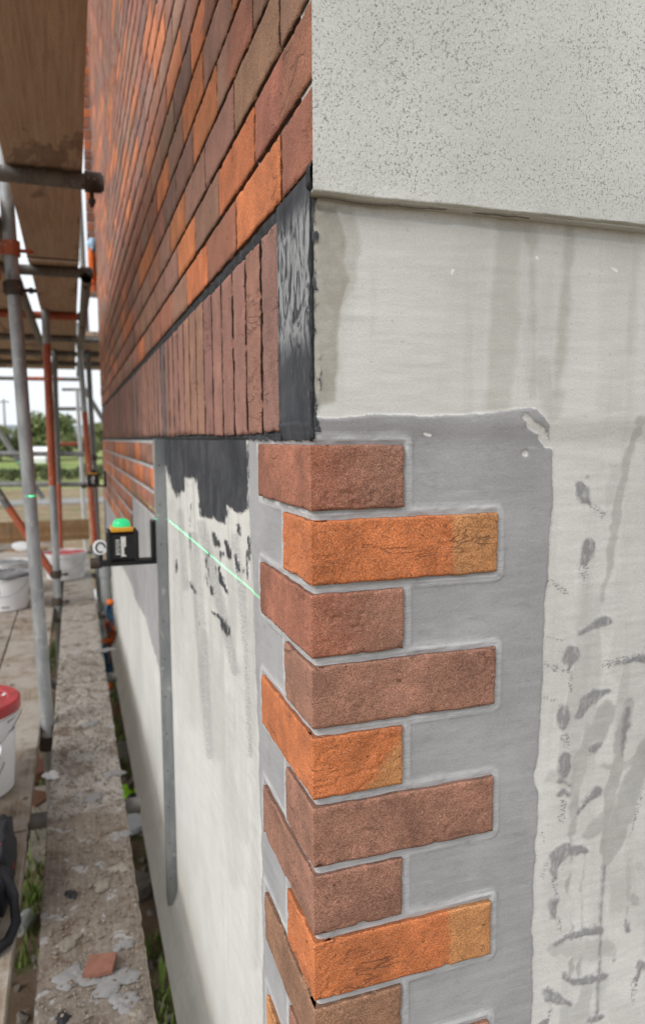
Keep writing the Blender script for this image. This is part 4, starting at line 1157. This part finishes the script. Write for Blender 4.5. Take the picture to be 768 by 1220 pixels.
# pipe, rag, glove, ground litter
p_ = empty('grey_pipe', (-.028, 4.62, -1.34), 'grey plastic pipe standing against the cream wall near its far end', 'pipe')
m = MB().tube((0, 0, 0), (-.01, .15, .47), .036, n=24, cap=False); m.tube((0, 0, 0), (-.01, .15, .47), .032, n=24, cap=False); build('pipe_wall', m, M_PIPE, p_, smooth=True)
build('socket', MB().tube((-.0075, .112, .35), (-.01, .15, .47), .041, n=24), M_PIPE, p_, smooth=True)
rg = empty('rag', (-.045, 4.15, -1.25), 'blue and orange rag hanging beside the grey pipe', 'rag')
def cloth(name, x0, x1, z0, z1, mat, seed, depth=.02, taper=.5):
    n, mm = 10, 22; v = []; f = []
    for side in (0, 1):
        for j in range(mm+1):
            tz = j/mm; z_ = z1+(z0-z1)*tz; wd = 1-taper*tz**1.5
            for i in range(n+1):
                tx = i/n-.5
                y_ = depth*math.sin(i*1.7+seed+j*.25)*.8+depth*(float(vnoise(np.array([i*.6+seed]), np.array([j*.4]))[0])-.5)*2
                v.append(((x0+x1)/2+(x1-x0)*tx*wd+.008*math.sin(j*.6+seed), y_+(0 if side == 0 else .004), z_+.006*math.sin(i+seed)))
    o2 = (n+1)*(mm+1)
    for j in range(mm):
        for i in range(n):
            a_ = j*(n+1)+i; f += [(a_, a_+1, a_+n+2, a_+n+1), (o2+a_, o2+a_+n+1, o2+a_+n+2, o2+a_+1)]
    for j in range(mm):
        for i in (0, n): a_ = j*(n+1)+i; f.append((a_, a_+n+1, o2+a_+n+1, o2+a_))
    for i in range(n):
        for j in (0, mm): a_ = j*(n+1)+i; f.append((a_, a_+1, o2+a_+1, o2+a_))
    return build(name, MB().add(v, f), mat, rg, smooth='all')
cloth('blue_fold', -.045, .035, -.33, -.05, M_RAGB, 1, .03)
cloth('blue_fold', -.01, .03, -.1, .20, M_RAGB, 2.4, .02, .2)
cloth('orange_fold', -.02, .035, -.20, .08, M_RAGO, 4, .035, .3)
blob('orange_knot', (-.02, -.02, -.045), (.03, .03, .014), M_RAGO, rg, 5, 8, 2, .3)
blob('orange_knot', (.012, 0, .20), (.026, .03, .022), M_RAGO, rg, 7, 8, 2, .3)
blob('orange_tip', (-.005, 0, -.35), (.022, .02, .035), M_RAGO, rg, 9, 8, 2, .3)

def glove(p, rot, mat, label):
    e = empty('work_glove', p, label, 'glove', rot=rot)
    v = MB()
    blob('palm', (0, 0, .02), (.045, .055, .018), mat, e, 3, 12, 2.6, .1)
    for i, (x, l_) in enumerate([(-.034, .065), (-.012, .078), (.012, .074), (.034, .058)]):
        build('finger', MB().path([(x, .04, .02), (x*1.15, .04+l_*.5, .028), (x*1.2, .04+l_*.85, .018), (x*1.22, .04+l_, .012)], [.012, .0115, .0105, .005], 10), mat, e, smooth='all')
    build('thumb', MB().path([(.036, -.02, .018), (.062, .0, .022), (.075, .025, .018), (.08, .038, .014)], [.014, .013, .011, .005], 10), mat, e, smooth='all')
    build('cuff', MB().lathe([(.036, 0), (.040, .02), (.043, .05), (.040, .05), (.034, .0)], 20, (0, 0, 0)), M_BLACK, e, rot=(math.radians(90), 0, 0), loc=(0, -.045, .02))
    return e
glove(tuple(hit(151, 952, 2, ZG+.01)), (.1, 0, .5), M_LIME, 'lime green work glove with black cuff lying on the ground below the wall')
e = empty('drink_can', tuple(hit(36, 1090, 2, ZG+.035)), 'crushed silver can lying in the grass under the gap', 'can', rot=(math.radians(82), .1, -.35))
build('can_wall', MB().lathe([(.001, 0), (.026, 0), (.033, .012), (.033, .10), (.029, .115), (.027, .118), (.001, .116)], 24), M_CAN, e, smooth=True)
build('can_ring', MB().lathe([(.012, .1175), (.012, .119), (.007, .119), (.007, .1175)], 16), M_TUBE_D, e)
GD = 'litter on the ground beneath the deck'
def litter(kind, px, py, sx, sy, th, rz, mat, label):
    p = hit(px, py, 2, ZG+.012); return slab((p[0], p[1], ZG+.012), sx, sy, th, (random.uniform(-.06, .06), random.uniform(-.06, .06), rz), mat, label, kind, GD)
litter('timber_offcut', 42, 985, .26, .75, .03, -.1, M_PLANK, 'grey timber offcut on the ground under the deck gap')
litter('paper_scrap', 50, 1003, .10, .12, .004, .5, M_PAPER, 'white paper scrap lying by the timber offcut')
litter('brick_rubble', 41, 925, .18, .2, .06, .3, M_TILE, 'broken red brick on the ground seen past the deck gap')
litter('brick_rubble', 38, 960, .14, .16, .05, .9, M_TILE, 'broken red brick lying against the timber offcut')
litter('plastic_scrap', 119, 712, .3, .8, .05, .1, M_PAPER, 'white plastic scrap on the ground past the rag')
litter('plastic_scrap', 157, 985, .12, .14, .03, .4, M_PAPER, 'white plastic scrap on the ground beside the lime glove')
litter('paper_scrap', 49, 890, .08, .1, .03, .2, M_PAPER, 'white crumpled scrap beside broken brick')
litter('brick_rubble', 148, 900, .14, .2, .05, .2, M_STONE, 'grey rubble lump on the ground past the lime glove')
litter('brick_rubble', 141, 850, .16, .2, .06, 1.2, M_TILE, 'red rubble lump on the ground below the rag')
litter('brick_rubble', 162, 1060, .12, .14, .05, .7, M_STONE, 'grey rubble lump in the grass under the wall')

# clay fragment, mortar splats and stones on the muddy board
def lump(px, py, r, flat, mat, label, name, seed, z=ZB):
    p = hit(px, py, 2, z); q = random.Random(seed); m = MB(); n, rg_ = 26, 7; v = []; f = []
    ph = [q.uniform(0, 6.3) for _ in range(5)]; hs_ = r*flat*.55
    for ir in range(rg_+1):
        t = ir/rg_
        for i in range(n):
            a = 2*math.pi*i/n
            w_ = 1+.22*math.sin(2*a+ph[0])+.16*math.sin(3*a+ph[1])+.13*math.sin(5*a+ph[2])+.10*math.sin(9*a+ph[3])
            x, y_ = r*t*w_*math.cos(a), r*t*w_*math.sin(a)*1.15
            nz_ = float(vnoise(np.array([x*160+seed]), np.array([y_*160]), 3)[0])
            v.append((x, y_, hs_*(1-t**3)*(.35+1.1*nz_)+.0035-.012*max(0, t-.85)))
    for ir in range(rg_):
        for i in range(n): f.append((ir*n+i, ir*n+(i+1) % n, (ir+1)*n+(i+1) % n, (ir+1)*n+i))
    e = build(name, m.add(v, f), mat, smooth='all', fix=False)
    e.location = (p[0], p[1], z); e.rotation_euler = (0, 0, random.uniform(0, 6))
    return tag(e, label, 'debris', 'mortar lumps on the muddy board')
p = hit(120, 1150, 2, ZB+.01)
fr = slab((p[0], p[1], ZB+.009), .060, .058, .008, (.05, -.06, -.25), M_TILE, 'red clay fragment lying on a grey mortar splat on the muddy board', 'clay_fragment', 'debris on the muddy board')
LP = [(92, 1165, .038, .16, M_CEMLUMP, 'broad grey mortar splat beside the clay fragment'), (137, 1170, .036, .16, M_CEMLUMP, 'grey mortar splat at the wall side of the clay fragment'), (145, 1127, .020, .35, M_CEMLUMP, 'small grey mortar splat above the clay fragment'),
      (122, 1054, .024, .35, M_STONE, 'pale cement lump half way along the damp mud'), (143, 1035, .022, .4, M_STONE, 'cement lump near the board edge on the damp mud'), (142, 996, .024, .3, M_CEMLUMP, 'grey mortar splat by the damp edge near the wall'), 
      (92, 919, .032, .5, M_STONE, 'large pale lump lying on the dry part of the board'), (137, 922, .026, .35, M_CEMLUMP, 'grey lump at the wall edge of the dry part'), (112, 951, .028, .15, M_CEMLUMP, 'flat grey splat on the dry part of the board'), (62, 925, .026, .7, M_WHITE_D, 'white crumpled lump at the gap edge of the board'),
      (85, 1066, .016, .5, M_BLACK, 'small black lump on the damp mud'), (82, 1124, .022, .2, M_STONE, 'pale flat lump left of the clay fragment'), (108, 863, .03, .25, M_CEMLUMP, 'grey splat on the board below the standard'), 
      (150, 1195, .028, .3, M_CEMLUMP, 'mortar lump on the board edge near the wall'), (162, 1212, .02, .4, M_STONE, 'pale stone on the board edge below the mortar lump'), (75, 1215, .014, .6, M_BLACK, 'small dark stone on the bare wood of the board'), (125, 775, .04, .2, M_CEMLUMP, 'grey splat far along the gritty board')]
for i, (px, py, r, fl, mt, lb) in enumerate(LP): lump(px, py, r, fl, mt, lb, 'mortar_lump', 20+i*3)
M_GRIT = plain('grit_grains', (.19, .16, .13), .95, amt=.4, scale=200)
gm_ = MB()
rr = random.Random(5)
for i in range(3200):
    x = rr.uniform(-.33, -.117); yy_ = rr.uniform(.3, 3.2)**1.0; s_ = rr.uniform(.0012, .0045)*(1.6 if rr.random() < .08 else 1)
    M_ = Euler((rr.uniform(0, 6), rr.uniform(0, 6), 0)).to_matrix()
    v = [M_ @ Vector(q)*s_ for q in ((1, 0, 0), (-.9, .2, 0), (0, 1, .1), (0, -.8, .2), (0, .1, .8), (.1, 0, -.7))]
    gm_.add([(x+q.x, yy_+q.y, ZB+.003+s_*.5+q.z) for q in v], [(0, 2, 4), (2, 1, 4), (1, 3, 4), (3, 0, 4), (2, 0, 5), (1, 2, 5), (3, 1, 5), (0, 3, 5)])
tag(build('grit', gm_, M_GRIT, fix=False), 'pale grit scattered over the muddy board', 'grit', kind='stuff')

# grass and rubble on the ground beneath
gr = MB()
for i in range(9000):
    x = rr.uniform(-.95, .22); yy_ = rr.uniform(.6, 8.0)
    dn = float(vnoise(np.array([x*3.1]), np.array([yy_*2.2]), 5)[0])
    if dn < .45: continue
    h = rr.uniform(.03, .13)*(dn+.2); a = rr.uniform(0, 6.28); wd = rr.uniform(.003, .007); ln = rr.uniform(.2, .9)*h
    dx, dy = math.cos(a), math.sin(a)
    gr.add([(x-dy*wd, yy_+dx*wd, ZG), (x+dy*wd, yy_-dx*wd, ZG), (x+dx*ln*.4+dy*wd*.7, yy_+dy*ln*.4-dx*wd*.7, ZG+h*.65), (x+dx*ln*.4-dy*wd*.7, yy_+dy*ln*.4+dx*wd*.7, ZG+h*.65), (x+dx*ln, yy_+dy*ln, ZG+h)],
           [(0, 1, 2, 3), (3, 2, 4)])
tag(build('grass', gr, M_GRASS, fix=False), 'short green weeds growing on the ground under the deck', 'grass', kind='stuff')
rb = MB()
for i in range(1600):
    x = rr.uniform(-1.0, .25); yy_ = rr.uniform(.6, 9); s_ = rr.uniform(.008, .03)
    M_ = Euler((rr.uniform(0, 6), rr.uniform(0, 6), 0)).to_matrix()
    v = [M_ @ Vector(q)*s_ for q in ((1, 0, 0), (-.9, .2, 0), (0, 1, .1), (0, -.8, .2), (0, .1, .8), (.1, 0, -.7))]
    rb.add([(x+q.x, yy_+q.y, ZG+s_*.3+q.z) for q in v], [(0, 2, 4), (2, 1, 4), (1, 3, 4), (3, 0, 4), (2, 0, 5), (1, 2, 5), (3, 1, 5), (0, 3, 5)])
tag(build('rubble', rb, M_STONE, fix=False), 'small rubble strewn on the ground beneath the deck', 'rubble', kind='stuff')

# ------------------------------------------------------------------ background
def leaves(n, cx, rx, ry, rz, size, seed, lumps=9):
    q = random.Random(seed); m = MB()
    ctr = [(q.gauss(0, .45)*rx, q.gauss(0, .45)*ry, q.uniform(-.5, .75)*rz, q.uniform(.35, .6)) for _ in range(lumps)]
    for i in range(n):
        c_ = q.choice(ctr); d = Vector((q.gauss(0, 1), q.gauss(0, 1), q.gauss(0, 1))).normalized()*q.uniform(.55, 1.05)
        p = Vector((c_[0]+d.x*c_[3]*rx, c_[1]+d.y*c_[3]*ry, c_[2]+d.z*c_[3]*rz+cx))
        a = Vector((q.gauss(0, 1), q.gauss(0, 1), q.gauss(0, 1))).normalized(); b = a.orthogonal().normalized(); s_ = size*q.uniform(.6, 1.4)
        m.add([p-a*s_, p+b*s_*.5, p+a*s_, p-b*s_*.5], [(0, 1, 2, 3)])
    return m
def tree(x, y, h, wdt, mat, label, seed, n=2600):
    e = empty('tree', (x, y, ZG), label, 'tree', 'trees beyond the field')
    build('crown', leaves(n, h*.55, wdt/2, wdt/2, h*.5, h*.055, seed, 12), mat, e, fix=False)
    t = MB().tube((0, 0, -.1), (.1, 0, h*.45), h*.03, h*.018, 8)
    for a in range(5): t.tube((.07, 0, h*.3), (wdt*.3*math.cos(a*1.3), wdt*.3*math.sin(a*1.3), h*.65), h*.012, h*.005, 6)
    build('trunk', t, M_BARK, e)
T = [(-3.9, 70, 4.1, 5.2, M_LEAF, 'rounded green tree behind the white car'), (-6.6, 72, 3.2, 4.0, M_LEAF2, 'yellowish tree at the edge behind the telegraph pole'), (-1.9, 76, 4.2, 4.6, M_LEAF, 'dark green tree behind the red topped standard'),
     (.3, 80, 3.2, 4.4, M_LEAF2, 'low yellowish tree seen beside the white post'), (3.5, 82, 3.6, 5, M_LEAF, 'green tree seen past the wall end'), (7.5, 84, 4.4, 6, M_LEAF, 'tall green tree close to the wall end'), (-11, 74, 4, 6, M_LEAF, 'broad green tree far along the field edge'), (-8.9, 76, 3.6, 4.6, M_LEAF2, 'yellowish tree far along the field edge')]
for i, a in enumerate(T): tree(*a, 40+i)
hd = empty('hedge', (0, 37, ZG), 'clipped dark hedge along the near edge of the field', 'hedge')
hm = MB(); q = random.Random(9)
for i in range(9000):
    x = q.uniform(-14, 9); s_ = q.uniform(.05, .12); t = q.uniform(0, 1)
    p = Vector((x, q.uniform(-.5, .5), .02+.62*(t**.6)*(1+.22*math.sin(x*2.3)+.12*math.sin(x*5.1))))
    a = Vector((q.gauss(0, 1), q.gauss(0, 1), q.gauss(0, 1))).normalized(); b = a.orthogonal().normalized()
    hm.add([p-a*s_, p+b*s_*.5, p+a*s_, p-b*s_*.5], [(0, 1, 2, 3)])
build('foliage', hm, M_HEDGE, hd, fix=False)
sm = MB()
for i in range(46): sm.tube((-14+i*.5, 0, -.05), (-14+i*.5+.1, .1, .55), .02, .01, 5)
build('stem', sm, M_BARK, hd)

car = empty('parked_car', (-2.55, 58, ZG), 'white car parked beyond the hedge', 'car'); car.rotation_euler = (0, 0, math.radians(78))
cb = MB(); pr_ = [(-2.1, .28), (-2.15, .62), (-1.95, .85), (-1.1, .95), (-.55, 1.40), (.9, 1.43), (1.7, .98), (2.05, .9), (2.12, .5), (2.05, .28)]
v = [(x, y_, z_) for y_ in (-.82, .82) for x, z_ in pr_]; n = len(pr_)
cb.add(v, [tuple(range(n)), tuple(range(n, 2*n))[::-1]]+[(i, (i+1) % n, n+(i+1) % n, n+i) for i in range(n)]); build('body', cb, M_CARW, car)
for ys_w in (-.826, .826):
    for x0, x1, x2, x3 in ((-.95, -.5, .1, .1), (.18, .18, .85, 1.45)):
        d_ = -.004 if ys_w < 0 else .004
        build('window', MB().add([(x0, ys_w, .98), (x1, ys_w, 1.34), (x2, ys_w, 1.36), (x3, ys_w, .99), (x0, ys_w+d_, .98), (x1, ys_w+d_, 1.34), (x2, ys_w+d_, 1.36), (x3, ys_w+d_, .99)], [(0, 1, 2, 3), (4, 5, 6, 7), (0, 1, 5, 4), (1, 2, 6, 5), (2, 3, 7, 6), (3, 0, 4, 7)]), M_GLASS, car)
    for x in (-1.35, 1.35): build('wheel', MB().tube((x, ys_w-.1 if ys_w < 0 else ys_w+.02, .31), (x, ys_w-.02 if ys_w < 0 else ys_w+.1, .31), .31, n=20), M_TYRE, car)
tp = empty('telegraph_pole', (-8.0, 96, ZG), 'thin telegraph pole with a crossarm against the sky', 'pole')
build('post', MB().tube((0, 0, 0), (0, 0, 6.9), .14, .10, 10), M_TUBE_D, tp)
build('crossarm', MB().box((-.6, -.06, 6.5), (.6, .06, 6.62)), M_TUBE_D, tp)
for x in (-.5, 0, .5): build('insulator', MB().tube((x, 0, 6.62), (x, 0, 6.8), .05, n=8), M_WHITE, tp)
# orange plastic netting post and blue tarpaulin scrap at the far wall end
tg = empty('tarpaulin', (0, 0, 0), 'blue and white plastic sheet bunched at the far wall end', 'sheet')
p = hit(110, 292, 1, WEND-.06); q_ = blob('bunched_sheet', tuple(p), (.030, .03, .05), plain('blue_sheet', (.30, .48, .66), .5), tg, 4, 10, 2, .5)
p = hit(109, 318, 1, WEND-.05); blob('orange_cord', tuple(p), (.022, .03, .14), M_RAGO, tg, 6, 10, 2.4, .4)
